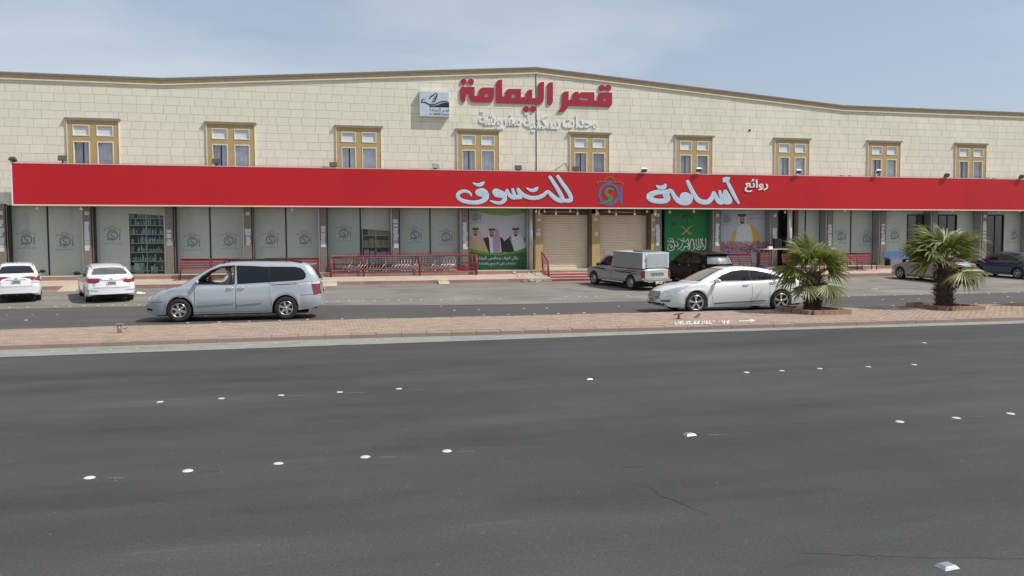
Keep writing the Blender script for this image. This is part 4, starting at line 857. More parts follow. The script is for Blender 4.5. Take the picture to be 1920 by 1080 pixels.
for k in range(46):
    a = r.uniform(0, 6.3); R0 = r.uniform(.1, .5); p = Vector((R0*math.cos(a), .4*R0*math.sin(a), r.uniform(.9, 1.65))); mb.tube([(0, 0, .35), p*.6+Vector((0, 0, .2)), p], [.008, .006, .003], 3, cap=False)
    for q in range(4): c = p+Vector((r.uniform(-.07, .07), r.uniform(-.05, .05), r.uniform(-.08, .05))); mb.add([c, c+Vector((.05, .01, .02)), c+Vector((.03, .0, .06))], [(0, 1, 2)])
mb.build('twigs', mat('twig_brown', (.09, .08, .05), .8), t, fix=False)

# ------------------------------------------------------------------ things on the median and road
def G15(px, py): return G(px, py, .111)
p = G15(224, 624); t = thing('cut_post', 'short cut steel post stub with bent cap standing on the paved median', 'post', p); MB().tube([(0, 0, 0), (0, 0, .20)], .05, 12).build('pipe', m_steel, t); MB().obox((.02, 0, .215), (.085, 0, .0), (0, .06, 0), (0, .0, .018)).obox((-.08, 0, .19), (.02, 0, .03), (0, .05, 0), (.01, 0, .006)).build('bent_cap', m_steel, t); MB().obox((.13, .02, .10), (.05, 0, .015), (0, .03, 0), (0, 0, .008)).build('torn_flap', m_plas, t)
p = G15(1272, 598); t = thing('cut_post', 'broken dark bracket stub on the median by the painted writing', 'post', p); MB().box(-.10, .08, -.05, .05, 0, .012).build('base_plate', m_plas, t); MB().tube([(.0, 0, 0), (.02, 0, .13)], .035, 8).build('stub', mat('rusty', (.14, .09, .06), .8), t); MB().obox((.0, 0, .14), (.14, 0, .02), (0, .03, 0), (0, 0, .015)).build('arm', MATS['rusty'], t)
p = G15(1308, 596); t = thing('broken_bracket', 'bent metal scrap lying on the median next to the broken stub', 'scrap', p); MB().obox((.0, .05, .05), (.10, .03, .06), (0, .02, 0), (-.01, 0, .014)).build('strip', MATS['rusty'], t); MB().obox((.08, .02, .06), (.06, .03, .05), (0, .02, 0), (-.01, 0, .012)).build('strip', m_steel, t)
p = LOT(262, 551); t = thing('litter', 'crumpled white litter on the asphalt beside the second white car', 'litter', p); mb = MB(); rock(mb, (0, 0, .05), .10, random.Random(2)); rock(mb, (.16, .03, .03), .06, random.Random(3)); mb.build('paper', m_white, t)
p = LOT(1640, 542); t = thing('litter', 'flat pale strip lying on the car park before the silver saloon', 'litter', p); MB().box(-.16, .16, -.05, .05, 0, .015).build('strip', m_white, t); MB().box(-.1, .1, .05, .08, 0, .012).build('torn_edge', m_card, t)
# painted writing on the kerb
tF = lambda p: (1200+p[0]/4.8, 557.2+p[1]/4.8)
WR = [[(322, 224), (314, 242), (338, 243)], [(348, 216), (346, 232), (366, 232)], [(364, 218), (362, 244)], [(372, 222), (384, 216), (388, 224), (374, 242), (394, 242)], [(404, 240), (407, 241)],
      [(418, 220), (424, 216), (424, 244)], [(436, 220), (446, 216), (450, 224), (438, 242), (462, 242)], [(474, 240), (477, 241)], [(502, 212), (488, 232), (494, 243), (506, 240), (504, 230), (492, 232)], [(536, 216), (520, 217), (518, 226), (532, 228), (532, 238), (516, 240)],
      [(560, 244), (562, 216), (582, 238), (584, 212)], [(598, 240), (600, 214), (614, 218), (602, 226), (616, 234), (600, 240)], [(628, 214), (628, 238), (646, 236)], [(668, 210), (662, 218)], [(716, 220), (719, 221)],
      [(744, 212), (742, 226), (762, 226)], [(762, 210), (758, 240)], [(800, 210), (782, 226), (786, 238), (800, 234), (798, 224), (784, 226)], [(890, 214), (960, 212), (1030, 210)], [(990, 199), (1034, 210), (996, 224)]]
t = thing('kerb_writing', 'white hand painted numbers and arrow on the median kerb', 'marking', (0, 0, .11)); k = 0; mb = MB()
for st in WR:
    for poly in stroke_polys([tF(q) for q in st], 1.5, smooth=False): mb.add([tuple(G(x, y, .1155+k*.00003)-Vector((0, 0, .11))) for x, y in poly], [tuple(range(len(poly)))]); k += 1
mb.build('lettering', m_white, t, fix=False)
# palm beds
bed = MB().box(-.20, .20, -.06, .06, -.02, .13).mesh('border_block', mat('bed_border', (.32, .19, .145), .85, isl=.15, var=.1))
for i, (x, y) in enumerate(PALMS):
    b = thing('planting_bed', ['rectangular bed edged in reddish blocks at the foot of the first palm', 'rectangular bed edged in reddish blocks at the foot of the palm by the silver saloon', 'reddish edged bed at the foot of the last palm'][i], 'planting bed', (x, y-.02, .11))
    for k in range(3):
        for s in (-1, 1): link('border_block', bed, b, (-.40+k*.40, s*.93, 0))
    for k in range(4):
        for s in (-1, 1): o = link('border_block', bed, b, (s*.66, -.68+k*.455, 0)); o.rotation_euler = (0, 0, PI/2)
    MB().box(-.6, .6, -.87, .87, -.02, .06).build('soil', mat('soil', (.13, .09, .06), .95, var=.3, scale=8, bump=.8), b)
# road studs
def row(pts, size, label, group, mk, lot=False, m=m_stud):
    for i, (px, py) in enumerate(pts):
        p = LOT(px, py) if lot else G(px, py); o = link('road_stud', mk, None, (p.x, p.y, p.z+.003)); o.scale = (size, size*random.uniform(.9, 1.05), size*.55); o.rotation_euler = (random.uniform(-.05, .05), random.uniform(-.05, .05), random.uniform(-.1, .1))
        tag(o, label.format(ord_[i]), 'road stud', group)
dome = MB().lathe([(0, .018), (.03, .0165), (.044, .010), (.050, 0), (.053, -.002)], n=16).mesh('road_stud', m_stud); domed = MB().lathe([(0, .018), (.03, .0165), (.044, .010), (.050, 0), (.053, -.002)], n=10).mesh('road_stud', m_studd)
row([(168, 896), (352, 883), (522, 869.5), (685, 857), (838, 846)], 1.0, '{} white round stud of the nearest row on the photographer side half', 'white studs of the nearest lane row, near half', dome)
row([(1687, 791), (1793, 784), (1895, 776)], 1.0, '{} white round stud of the nearest row at the palm side', 'white studs of the nearest lane row, palm side', dome)
row([(300, 754), (415, 747.5), (527, 741.5), (637, 735.5), (748, 729.3)], .95, '{} white round stud of the row nearer the median, van side', 'white studs of the second lane row, van side', dome)
row([(1400, 698.5), (1466, 695.5), (1537, 691.5), (1628, 688), (1714, 684)], .95, '{} white round stud of the row nearer the median, palm side', 'white studs of the second lane row, palm side', dome)
row([(1733, 643)], .9, 'single white stud close to the median kerb below the second palm', None, dome)
lf = [(295, 177), (450, 171), (620, 167), (770, 163), (935, 158), (1100, 153), (1252, 146), (1408, 141), (1552, 135), (1697, 128), (1840, 125)]
g1 = [(a/3, 600+b/3) for a, b in lf]+[(640+a/3, 600+b/3) for a, b in ((65, 120), (200, 115), (340, 111), (475, 105), (603, 103), (745, 98), (872, 95), (1005, 93), (1128, 90), (1250, 86), (1380, 86), (1495, 78), (1615, 76), (1728, 72), (1850, 70))]+[(1280+a/3, 600+b/3) for a, b in ((45, 65), (155, 63), (280, 60), (390, 57), (505, 53), (645, 48), (830, 43), (940, 40), (1050, 37), (1160, 35), (1265, 33), (1458, 27), (1560, 22), (1655, 20), (1745, 16), (1848, 13))]
row(g1, .85, '{} dirty yellow stud in the gutter line along the median kerb', 'dirty studs along the median gutter', domed)
f5 = [(a/4, 370+b/4) for a, b in ((72, 825), (207, 822), (415, 817), (525, 817), (628, 814), (735, 812), (843, 810), (942, 808), (1043, 806))]+[(480+a/4, 370+b/4) for a, b in ((530, 782), (617, 778), (700, 775), (800, 776), (890, 775), (985, 771), (1070, 771), (1160, 769), (1240, 767), (1390, 768), (1500, 766), (1680, 764), (1830, 760))]+[(960+a/4, 370+b/4) for a, b in ((405, 748), (505, 746), (557, 743), (631, 742), (873, 736))]+[(1440+a/4, 370+b/4) for a, b in ((604, 745), (722, 739), (800, 739), (955, 735), (1143, 730), (1655, 720), (1770, 716), (1876, 714))]
row(f5, 1.0, '{} white stud in the row along the edge of the car park', 'white studs along the car park edge', dome, True)
f6 = [(57, 886), (243, 882), (432, 879)]; f6 = [(a/4, 370+b/4) for a, b in f6]+[(386, 592), (435, 591), (491, 588.5), (575, 588), (681, 569), (827, 574), (852, 582), (897.5, 581)]+[(960+a/4, 370+b/4) for a, b in ((90, 834), (262, 831), (435, 780), (800, 817))]+[(1440+a/4, 370+b/4) for a, b in ((862, 768), (1007, 765), (1130, 762), (1798, 745))]
row(f6, .95, '{} white stud along the middle of the service road', 'white studs on the middle of the service road', dome)
f7 = [(49, 600.5), (352, 605.5), (411, 604), (467, 602.5), (524, 601), (576, 599), (641.5, 598)]+[(907, 591), (953, 590), (1002, 588.7), (1047, 587.8), (1095, 586.5)]+[(1674.5, 573), (1793, 570), (1830, 569), (1865, 567.5), (1897, 567)]
row(f7, .95, '{} white stud along the far kerb of the median', 'white studs along the far side of the median', dome)
for i, (px, py, s, lb) in enumerate(((1105, 711.5, .8, 'small metal cat-eye reflector in the gap of the second stud row'), (1293, 816, 1., 'metal cat-eye reflector alone in the middle of the nearest stud row'), (1775, 1064, 1., 'large metal cat-eye reflector in the nearest bottom corner of the road'))):
    p = G(px, py); t = thing('cat_eye', lb, 'road reflector', (p.x, p.y, .002), .1)
    MB().add([(-.065, -.05, 0), (.065, -.05, 0), (.065, .05, 0), (-.065, .05, 0), (-.042, -.032, .022), (.042, -.032, .022), (.042, .032, .022), (-.042, .032, .022)], [(4, 5, 6, 7), (0, 1, 5, 4), (1, 2, 6, 5), (2, 3, 7, 6), (3, 0, 4, 7)]).build('casing', m_alu, t).scale = (s,)*3
    MB().add([(-.035, -.0445, .0115), (.035, -.0445, .0115), (.032, -.036, .0195), (-.032, -.036, .0195)], [(0, 1, 2, 3)]).build('reflector', m_panel, t, fix=False).scale = (s,)*3
r = random.Random(21); mb = MB()
for k in range(260):
    x = r.uniform(-6, 14); y = r.uniform(4.2, 11) if k < 300 else r.uniform(11, 18); rock(mb, (x, y, .003), r.choice((.0015, .002, .002, .003, .004)), r)
tag(mb.build('grit', mat('grit_pale', (.30, .29, .27), .9, isl=.3), kind='stuff'), 'pale grit and tiny chips scattered over the asphalt', 'grit', None, 'stuff')

# ------------------------------------------------------------------ palms
def leafmat(name, col, tr, sat=1.):
    m = mat(name, col, .45, var=.12, scale=3, spec=.5, isl=.22); t = m.node_tree; b = t.nodes['Principled BSDF']; o = t.nodes['Material Output']
    tl = t.nodes.new('ShaderNodeBsdfTranslucent'); tl.inputs[0].default_value = (*tr, 1); ms = t.nodes.new('ShaderNodeMixShader'); ms.inputs[0].default_value = .32
    t.links.new(b.outputs[0], ms.inputs[1]); t.links.new(tl.outputs[0], ms.inputs[2]); t.links.new(ms.outputs[0], o.inputs[0]); return m
m_leaf = leafmat('palm_leaf', (.135, .155, .034), (.25, .28, .04)); m_leafd = leafmat('palm_leaf_pale', (.25, .255, .11), (.22, .22, .06)); m_dead = mat('palm_dead', (.20, .14, .07), .8, var=.2)
m_pet = mat('petiole', (.16, .17, .05), .6); m_bark = mat('palm_bark', (.075, .052, .032), .95, var=.3, scale=8, bump=1.); m_stub = mat('palm_stub', (.13, .09, .055), .85, var=.3, isl=.5)
def frond_mesh(seed, lp, R, m, droop, spread=2.15, n=30):
    r = random.Random(seed); mb = MB(); P = []
    for k in range(6): q = k/5; P.append((lp*q, 0, .10*lp*math.sin(q*PI*.6)-.05*q*q))
    mb.tube(P, [.022, .018, .015, .012, .011, .010], 5, 1)
    hx, hz = P[-1][0], P[-1][2]
    for i in range(n):
        a = -spread+2*spread*(i+.5)/n+r.uniform(-.03, .03); ca, sa = math.cos(a), math.sin(a)
        Rr = R*(.80+.20*math.cos(a*.6))*r.uniform(.88, 1.05); wmax = Rr*2*spread/n*.34
        cols = []; nseg = 5; dr = droop*r.uniform(.6, 1.5)
        for q in range(nseg+1):
            u = q/nseg; w = wmax*(min(1, u/.45) if u < .55 else max(.04, 1-(u-.55)/.47))*.95+.001
            L = Rr*u; z = hz+.16*L*(1-abs(a)/3)-dr*(u**2.6)*Rr-.10*abs(sa)*L; shrink = 1-.25*dr*u*u
            c = Vector((hx+ca*L*shrink, sa*L*shrink, z)); nn = Vector((-sa, ca, 0)); cols.append((c-nn*w+Vector((0, 0, -w*.7)), c, c+nn*w+Vector((0, 0, -w*.7))))
        vs = [p for c in cols for p in c]; fs = []
        for q in range(nseg): b = q*3; fs += [(b, b+3, b+4, b+1), (b+1, b+4, b+5, b+2)]
        mb.add(vs, fs, 0)
    return mb.mesh('frond', [m, m_pet])
FM = [frond_mesh(i, .55+.1*(i % 3), .80+.06*(i % 2), (m_leaf, m_leaf, m_leafd)[i % 3], (.35, .5, .25, .6, .4, .3)[i]) for i in range(6)]
FD = [frond_mesh(20+i, .45, .55, (m_leafd, m_dead)[i], .9) for i in range(2)]
FR = {3: [(100, 78, .95, 0), (150, 58, 1.0, 0), (35, 56, 1.0, 0), (205, 34, .95, 0), (178, 12, 1.05, 0), (190, -8, 1.0, 0), (222, -30, .85, 1), (12, 28, 1.05, 0), (338, 14, .95, 0), (345, -28, .95, 0), (275, -22, .9, 1), (245, 50, .9, 0), (300, 38, .9, 0), (80, 30, 1, 0), (125, 14, 1, 0)],
      8: [(95, 82, .9, 0), (140, 58, 1.05, 0), (40, 56, 1.05, 0), (182, 24, 1.15, 0), (195, 8, 1.1, 0), (160, 36, 1.1, 0), (2, 40, 1.1, 0), (18, 16, 1.1, 0), (345, -8, 1.05, 0), (322, -28, .95, 0), (268, -14, .95, 1), (250, 48, .95, 0), (292, 55, .9, 0), (75, 32, 1.05, 0), (112, 20, 1.05, 0)]}
def palm(x, y, h, label, seed, sc=1., top=1.):
    r = random.Random(seed); t = thing('fan_palm', label, 'palm', (x, y, .14), 0, 'young fan palms on the median')
    MB().lathe([(.25*sc, -.05), (.25*sc, .1), (.22*sc, h*.4), (.21*sc, h*.7), (.17*sc, h), (.10, h+.22), (0, h+.28)], n=18).build('trunk', m_bark, t)
    mb = MB()
    for k in range(420):
        z = r.uniform(.03, h+.12); a = r.uniform(0, 2*PI); R0 = (.25-.06*z/h)*sc; L = r.uniform(.08, .20)*(1+.5*z/h)*(1.1 if z > h*.3 else .8); ww = r.uniform(.02, .05)
        d = Vector((math.cos(a), math.sin(a), 0)); s = Vector((-d.y, d.x, 0)); b = d*R0*.85+Vector((0, 0, z)); up = Vector((0, 0, r.uniform(.3, 1.0))); tip = b+(d*r.uniform(.5, 1.)+up*.7).normalized()*L
        mb.add([b-s*ww, b+s*ww, tip+s*ww*.35, tip-s*ww*.35, b-d*.03+Vector((0, 0, -.04)), tip-up*.02], [(0, 1, 2, 3), (0, 3, 5, 4), (1, 4, 5, 2), (2, 5, 3)])
    o = mb.build('leaf_bases', m_stub, t, fix=False, kind='stuff')
    for az, el, ln, pale in FR.get(seed, []):
        me = FM[(2, 5)[r.randrange(2)]] if pale else FM[r.choice((0, 1, 3, 4))]; f = link('frond', me, t, (0, 0, h+.20-.12*(el < 20)-.08*(el < -10)))
        f.rotation_euler = (r.uniform(-.35, .35), -math.radians(el+r.uniform(-4, 4)), math.radians(az+r.uniform(-6, 6))); f.scale = (sc*ln,)*3
    if seed in FR: return t
    n = 13; ga = 2.399963; ph = r.uniform(0, 6)
    for k in range(n):
        q = k/(n-1); el = math.radians(80-118*q+r.uniform(-8, 8)); me = FM[r.randrange(6)]
        if q > .7: me = FM[r.choice((2, 5))]
        f = link('frond', me, t, (0, 0, h+.20-.20*q)); s = sc*top*(.78+.30*math.sin(q*PI*.8+.3))
        f.rotation_euler = (r.uniform(-.25, .25), -el, ph+k*ga); f.scale = (s,)*3
    return t
palm(14.61, 21.64, 1.05, 'young fan palm in the bed nearest the tail of the white saloon', 3, 1.0, 1.0)
palm(19.4, 21.66, 1.30, 'young fan palm in front of the parked silver saloon', 8, 1.03, 1.03)
palm(24.15, 21.6, 1.1, 'young fan palm at the frame edge with only leaf tips showing', 5, 1., 1.0)
# cracks and tar on the near road
def ribbon(name, m, pts, w, z, parent=None, jit=.0, seed=1):
    r = random.Random(seed); q = smooth_pts(pts, 10); L = []; mb = MB()
    for i, p in enumerate(q):
        d = q[min(i+1, len(q)-1)]-q[max(i-1, 0)]; l = np.hypot(*d) or 1; n = np.array((-d[1], d[0]))/l; c = p+n*r.uniform(-jit, jit); h = w*r.uniform(.4, 1.)*min(1, .2+2*min(i, len(q)-1-i)/len(q))
        L += [(*(c+n*h), z), (*(c-n*h), z)]
    mb.add(L, [(2*i, 2*i+1, 2*i+3, 2*i+2) for i in range(len(q)-1)]); return mb.build(name, m, parent, fix=False)
m_crack = mat('crack_dark', (.034, .034, .033), .95); m_tar = mat('tar_dark', (.047, .048, .046), .75, var=.2, scale=3)
road = bpy.data.objects['road']
gp = lambda px, py: tuple(G(px, py)[:2])
ribbon('crack', m_crack, [gp(1200, 910), gp(1225, 918), gp(1238, 930), gp(1262, 938), gp(1290, 950), gp(1310, 958), gp(1330, 966)], .006, .003, road, .012, 3)
ribbon('crack', m_crack, [gp(1165, 878), gp(1185, 876), gp(1212, 874)], .007, .003, road, .008, 5); 
ribbon('crack', m_crack, [gp(1470, 790), gp(1500, 794), gp(1560, 792)], .006, .003, road, .01, 9)
ribbon('tar_streak', m_tar, [gp(1500, 1036), gp(1620, 1038), gp(1760, 1042), gp(1990, 1048)], .07, .002, road, .006, 4)
ribbon('tar_streak', m_tar, [gp(425, 660), gp(460, 659), gp(500, 657)], .05, .002, road, .01, 6); ribbon('tar_streak', m_tar, [gp(780, 649), gp(800, 648.5), gp(825, 648)], .06, .002, road, .01, 8)
for px, py in ((380, 884), (550, 869.5), (860, 846), (715, 857), (430, 748), (545, 742), (655, 736), (765, 730), (200, 896), (1330, 815), (1820, 784), (1715, 792), (1550, 692), (1480, 696)):
    ribbon('adhesive_mark', m_tar if px in (380, 550, 1820, 1715) else mat('adhesive_grey', (.13, .13, .125), .8), [gp(px-6, py+.5), gp(px+8, py), gp(px+22, py+.3), gp(px+34, py)], .022, .0015, road, .008, px)
#PART3
# ------------------------------------------------------------------ vehicles
def smooth_fn(pts, k=.05, n=400):
    xs = np.array([p[0] for p in pts]); zs = np.array([p[1] for p in pts]); g = np.linspace(xs[0], xs[-1], n); v = np.interp(g, xs, zs)
    if k > 0:
        d = g[1]-g[0]; m = max(1, int(k/d)); ker = np.hanning(2*m+3)[1:-1]; ker /= ker.sum(); pad = np.concatenate([2*v[0]-v[m:0:-1], v, 2*v[-1]-v[-2:-m-2:-1]]); v = np.convolve(pad, ker, 'valid')
    return lambda x: float(np.interp(x, g, v))
class Car:
    def __init__(s, name, label, cat, spec, paint, loc, heading, slope=True, group=None, sx=1., sc=1.):
        s.root = thing(name, label, cat, (0, 0, 0), 0, group); s.sp = spec; L = spec['L']
        s.deck = smooth_fn(spec['deck'], spec.get('dk', .06)); s.bot = smooth_fn(spec['bot'], .04); s.hw = smooth_fn(spec['width'], .05); s.roof = smooth_fn(spec['roof'], spec.get('rk', .12))
        s.L = L; s.bow = spec.get('bow', .13); s.h0, s.h1 = spec['deck'][0][0], spec['deck'][-1][0]; s.body(paint)
        th = math.radians(heading); a = Vector((spec['wx'][1], 0, 0)); M = Matrix.Rotation(math.atan(SLOPE) if slope else 0, 4, 'X') @ Matrix.Rotation(th, 4, 'Z') @ Matrix.Diagonal((sx*sc, sc, sc, 1))
        zr = zlot(loc[1]) if slope else 0.
        s.root.matrix_world = Matrix.Translation(Vector((loc[0], loc[1], zr+.006))-(M @ a)) @ M
    def def_bow(s, x, y, gx=None):
        h = s.h1 if x > 0 else -s.h0; w = .9; t = max(0, (abs(x)-h*.5)/(h*.5))
        return x+math.copysign(s.bow*(t**1.5)*(1-min(1, abs(y)/.92)**2), x)-math.copysign(s.bow*t**1.5*.75, x)
    def body(s, paint):
        sp = s.sp; h0, h1 = s.h0, s.h1; h = min(-h0, h1); ra = sp['ra']; wz = sp['R']
        xs = set(np.round(np.linspace(h0, h1, 74), 4))
        for xw in sp['wx']:
            xs = {x for x in xs if abs(abs(x-xw)-ra) > .02}
            for k in range(17): xs.add(round(xw+ra*math.cos(PI*k/16), 4))
            xs.add(round(xw+ra+.004, 4)); xs.add(round(xw-ra-.004, 4))
        for e in (.012, .03, .055): xs.add(round(h1-e, 4)); xs.add(round(h0+e, 4))
        xs = sorted(xs); vs = []; n = None; A = sp.get('flare', .012)
        zref0, zref1 = .22, sp['belt']
        for x in xs:
            zb = s.bot(x); arch = 0
            for xw in sp['wx']:
                d = abs(x-xw)
                if d <= ra+1e-6: zb = max(zb, wz+math.sqrt(max(0, ra*ra-d*d))*sp.get('ay', 1.)); 
                arch = max(arch, max(0, 1-abs(d-ra)/.10))
            zd = max(s.deck(x), zb+.10); hw = s.hw(x); zs = zd-(zd-zb)*.14
            prof = lambda z: hw*(1-.055*max(0, .42-(z-zref0)/(zref1-zref0))*2-.05*max(0, (z-zref0)/(zref1-zref0)-.55)*2)
            ring = [(0, zb), (hw-.24, zb), (prof(zb)-.02+A*arch, zb)]
            for k in range(1, 7):
                z = zb+(zs-zb)*k/6; cr = sp.get('crease'); y = prof(z)+A*arch*max(0, 1-k/2.5)
                if cr: y += cr[1]*math.exp(-((z-cr[0]-cr[2]*x)/.045)**2)
                ring.append((y, z))
            c = sp.get('crown', .035); ring += [(prof(zs)*.985-.02, zd-.035), (prof(zs)*.93, zd-.006), (hw*.6, zd+c*.65), (0, zd+c)]
            if n is None: n = len(ring); rings = []
            rings.append(ring)
            vs.append([(s.def_bow(x, y), y, z) for y, z in ring])
        V = []; F = []
        for r_ in vs:
            V += r_+[(p[0], -p[1], p[2]) for p in r_[1:-1]][::-1]
        m = 2*n-2
        for i in range(len(xs)-1):
            for k in range(m): F.append((i*m+k, i*m+(k+1) % m, (i+1)*m+(k+1) % m, (i+1)*m+k))
        mb = MB(); mb.add(V, F, 0, True)
        for xe, ring in ((xs[0], rings[0]), (xs[-1], rings[-1])):
            rr_ = ring[2:-2]; cv = []; NU = 12; c = sp.get('crown', .035)
            for kk, (y, z) in enumerate(rr_+[rr_[-1]]):
                for q in range(NU+1):
                    uu = -1+2*q/NU; zz = z+(c+.006)*(1-uu*uu) if kk == len(rr_) else z; cv.append((s.def_bow(xe, y*uu), y*uu, zz))
            cf = [(i*(NU+1)+q, i*(NU+1)+q+1, (i+1)*(NU+1)+q+1, (i+1)*(NU+1)+q) for i in range(len(rr_)) for q in range(NU)]
            mb.add(cv, cf, 0, True)
        # greenhouse
        x0, x1 = sp['roof'][0][0], sp['roof'][-1][0]; gx = np.linspace(x0, x1, 44); V = []; q = None
        for x in gx:
            zr = max(s.roof(x), s.deck(x)-.02); zb = s.deck(x)-.04; yb = s.hw(x)*sp.get('gw', .925); T = sp['tumble']; zt = max(zb+.01, zr-.06); yt = yb-(zt-zb)*T
            ring = [(yb, zb), (yb-(zt-zb)*.5*T+.012*min(1, (zt-zb)*2), zb+(zt-zb)*.5), (yt, zt), (yt-.035, zt+(zr-zt)*.62), (yt-.12, zr), (yt*.55, zr+.02), (0, zr+.028)]
            V += [(s.def_bow(x, y), y, z) for y, z in ring]+[(s.def_bow(x, y), -y, z) for y, z in ring[:-1]][::-1]; q = 2*len(ring)-1
        F = [(i*q+k, i*q+k+1, (i+1)*q+k+1, (i+1)*q+k) for i in range(len(gx)-1) for k in range(q-1)]
        F += [tuple(range(q)), tuple(range((len(gx)-1)*q, len(gx)*q))[::-1]]
        mb.add(V, F, 0, True)
        s.bodyo = mb.build('body', paint, s.root); me = s.bodyo.data
        if hasattr(me, 'set_sharp_from_angle'): me.set_sharp_from_angle(angle=math.radians(38))
        s.bvh = BVHTree.FromPolygons([v.co for v in me.vertices], [tuple(p.vertices) for p in me.polygons])
        rw = sp.get('tw', .215)
        mbu = MB(); mbu.box(-h+.32, h-.32, -(sp['W']/2-.27), sp['W']/2-.27, .17, .62); u = mbu.build('underbody', m_under, s.root)
        for xw in sp['wx']:
            for sd in (1, -1): s.wheel(xw, sd, rw)
    def wheel(s, xw, sd, tw):
        sp = s.sp; R = sp['R']; rr = sp.get('rim', .66)*R; y = sd*(sp['W']/2-tw/2-.025)
        w = link('wheel', None, s.root, (xw, y, R)); w.rotation_euler = (0, 0, 0 if sd > 0 else PI)
        h = tw/2; MB().lathe([(rr, -h*.9), (R*.90, -h), (R*.985, -h*.8), (R, -h*.5), (R, h*.5), (R*.985, h*.8), (R*.90, h), (rr*1.04, h*.93), (rr, h*.85), (rr*.96, h*.3)], ax='y', n=32).build('tyre', m_tyre, w)
        st = sp.get('spokes', 5); mb = MB()
        mb.lathe([(rr*1.0, h*.86), (rr*1.01, h*.93), (rr*.93, h*.90), (rr*.90, h*.60)], ax='y', n=32)
        if st:
            for k in range(st):
                a = 2*PI*k/st+.3; 
                for off in ((-.11, .11) if sp.get('split', False) else (0,)):
                    d = Vector((math.cos(a+off), 0, math.sin(a+off))); d0 = Vector((math.cos(a+off*.3), 0, math.sin(a+off*.3))); c = Vector((-d.z, 0, d.x)); wd = rr*(.085 if sp.get('split') else sp.get('sw', .13))
                    p0 = d0*rr*.12+Vector((0, h*.78, 0)); p1 = d*rr*.95+Vector((0, h*.80, 0)); dn = Vector((0, -h*.3, 0))
                    mb.add([p0-c*wd*.9, p0+c*wd*.9, p1+c*wd, p1-c*wd, p0-c*wd*.9+dn, p0+c*wd*.9+dn, p1+c*wd+dn, p1-c*wd+dn], [(0, 1, 2, 3), (0, 4, 5, 1), (1, 5, 6, 2), (2, 6, 7, 3), (3, 7, 4, 0)])
            mb.lathe([(0, h*.88), (rr*.14, h*.86), (rr*.18, h*.6)], ax='y', n=14)
        else:
            mb.lathe([(rr*.91, h*.45), (rr*.72, h*.35), (rr*.62, h*.62), (rr*.32, h*.68), (rr*.28, h*.95), (0, h*.98)], ax='y', n=24)
        mb.build('rim', sp.get('rimmat', m_rim), w)
        mb = MB(); mb.lathe([(0, h*.32), (rr*.95, h*.30)], ax='y', n=24, sm=False)
        if not st:
            for k in range(10): a = 2*PI*k/10; mb.add([(x, h*.64, z) for x, z in ell(rr*.48*math.cos(a), rr*.48*math.sin(a), rr*.07, rr*.07, 8)], [tuple(range(8))])
        mb.build('brake_disc', m_rimd, w)
    def patch(s, name, poly, ax, sgn, m, off=.004, parent=None, both=False, edge=.09, label=None):
        """thin panel laid on the body surface; poly in the plane across axis ax"""
        for sg in ((1, -1) if both else (sgn,)):
            bm = bmesh.new(); vv = [bm.verts.new((p[0], p[1], 0)) for p in poly]; bm.faces.new(vv)
            bmesh.ops.triangulate(bm, faces=bm.faces[:])
            for _ in range(7):
                es = [e for e in bm.edges if e.calc_length() > edge]
                if not es: break
                bmesh.ops.subdivide_edges(bm, edges=es, cuts=1); bmesh.ops.triangulate(bm, faces=[f for f in bm.faces if len(f.verts) > 3])
            for v in bm.verts:
                a, b = v.co.x, v.co.y
                if ax == 'y': o, d = Vector((a, 3*sg, b)), Vector((0, -sg, 0))
                elif ax == 'x': o, d = Vector((4*sg, a, b)), Vector((-sg, 0, 0))
                else: o, d = Vector((a, b, 4)), Vector((0, 0, -1))
                hit, nrm, i, dist = s.bvh.ray_cast(o, d)
                if hit is None or dist > (2.95 if ax == 'y' else 3.9):
                    hit, nrm, i, dist = s.bvh.find_nearest(o+d*((3-s.sp['W']/2) if ax == 'y' else 4-s.L/2))
                if nrm.dot(d) > 0: nrm = -nrm
                v.co = hit+nrm*off
            bmesh.ops.recalc_face_normals(bm, faces=bm.faces)
            for f in bm.faces: f.smooth = True
            me = bpy.data.meshes.new(name); bm.to_mesh(me); bm.free(); me.materials.append(m); o = link(name, me, parent or s.root)
            if label: o['label'] = label
        return o
    def seam(s, pts, ax='y', sgn=1, m=None, w=.010, both=False, name='door_seam', off=.003):
        for a, b in zip(pts[:-1], pts[1:]):
            d = np.array(b)-np.array(a); l = np.hypot(*d) or 1; nx, ny = -d[1]/l*w/2, d[0]/l*w/2
            s.patch(name, [(a[0]+nx, a[1]+ny), (b[0]+nx, b[1]+ny), (b[0]-nx, b[1]-ny), (a[0]-nx, a[1]-ny)], ax, sgn, m or m_black, off, both=both)
    def mirror(s, x, z, m, y=None, sz=1.):
        for sg in (1, -1):
            y0 = (y or s.sp['W']/2-.05); c = Vector((x, sg*(y0+.13*sz), z)); mb = MB()
            pr = [(0, -.10), (.055, -.085), (.085, -.03), (.09, .03), (.065, .09), (.02, .115), (0, .12)]
            mb.lathe([(r*sz, hh*sz) for r, hh in pr], (0, 0, 0), 'y', 12); o = mb.build('wing_mirror', m, s.root); o.location = c; o.scale = (.6, 1, .72); o.rotation_euler = (0, 0, sg*.15)
            MB().box(x-.03, x+.03, min(sg*(y0-.08), sg*(y0+.06)), max(sg*(y0-.08), sg*(y0+.06)), z-.05, z-.02).build('mirror_arm', m_plas, s.root)
    def handle(s, x, z, m, both=True):
        for sg in ((1, -1) if both else (1,)):
            hit, nrm, i, d = s.bvh.ray_cast(Vector((x, 3*sg, z)), Vector((0, -sg, 0)))
            MB().tube([hit+Vector((-.09, 0, 0)), hit+Vector((-.07, sg*.03, 0)), hit+Vector((.07, sg*.03, 0)), hit+Vector((.09, 0, 0))], .014, 6).build('door_handle', m, s.root)
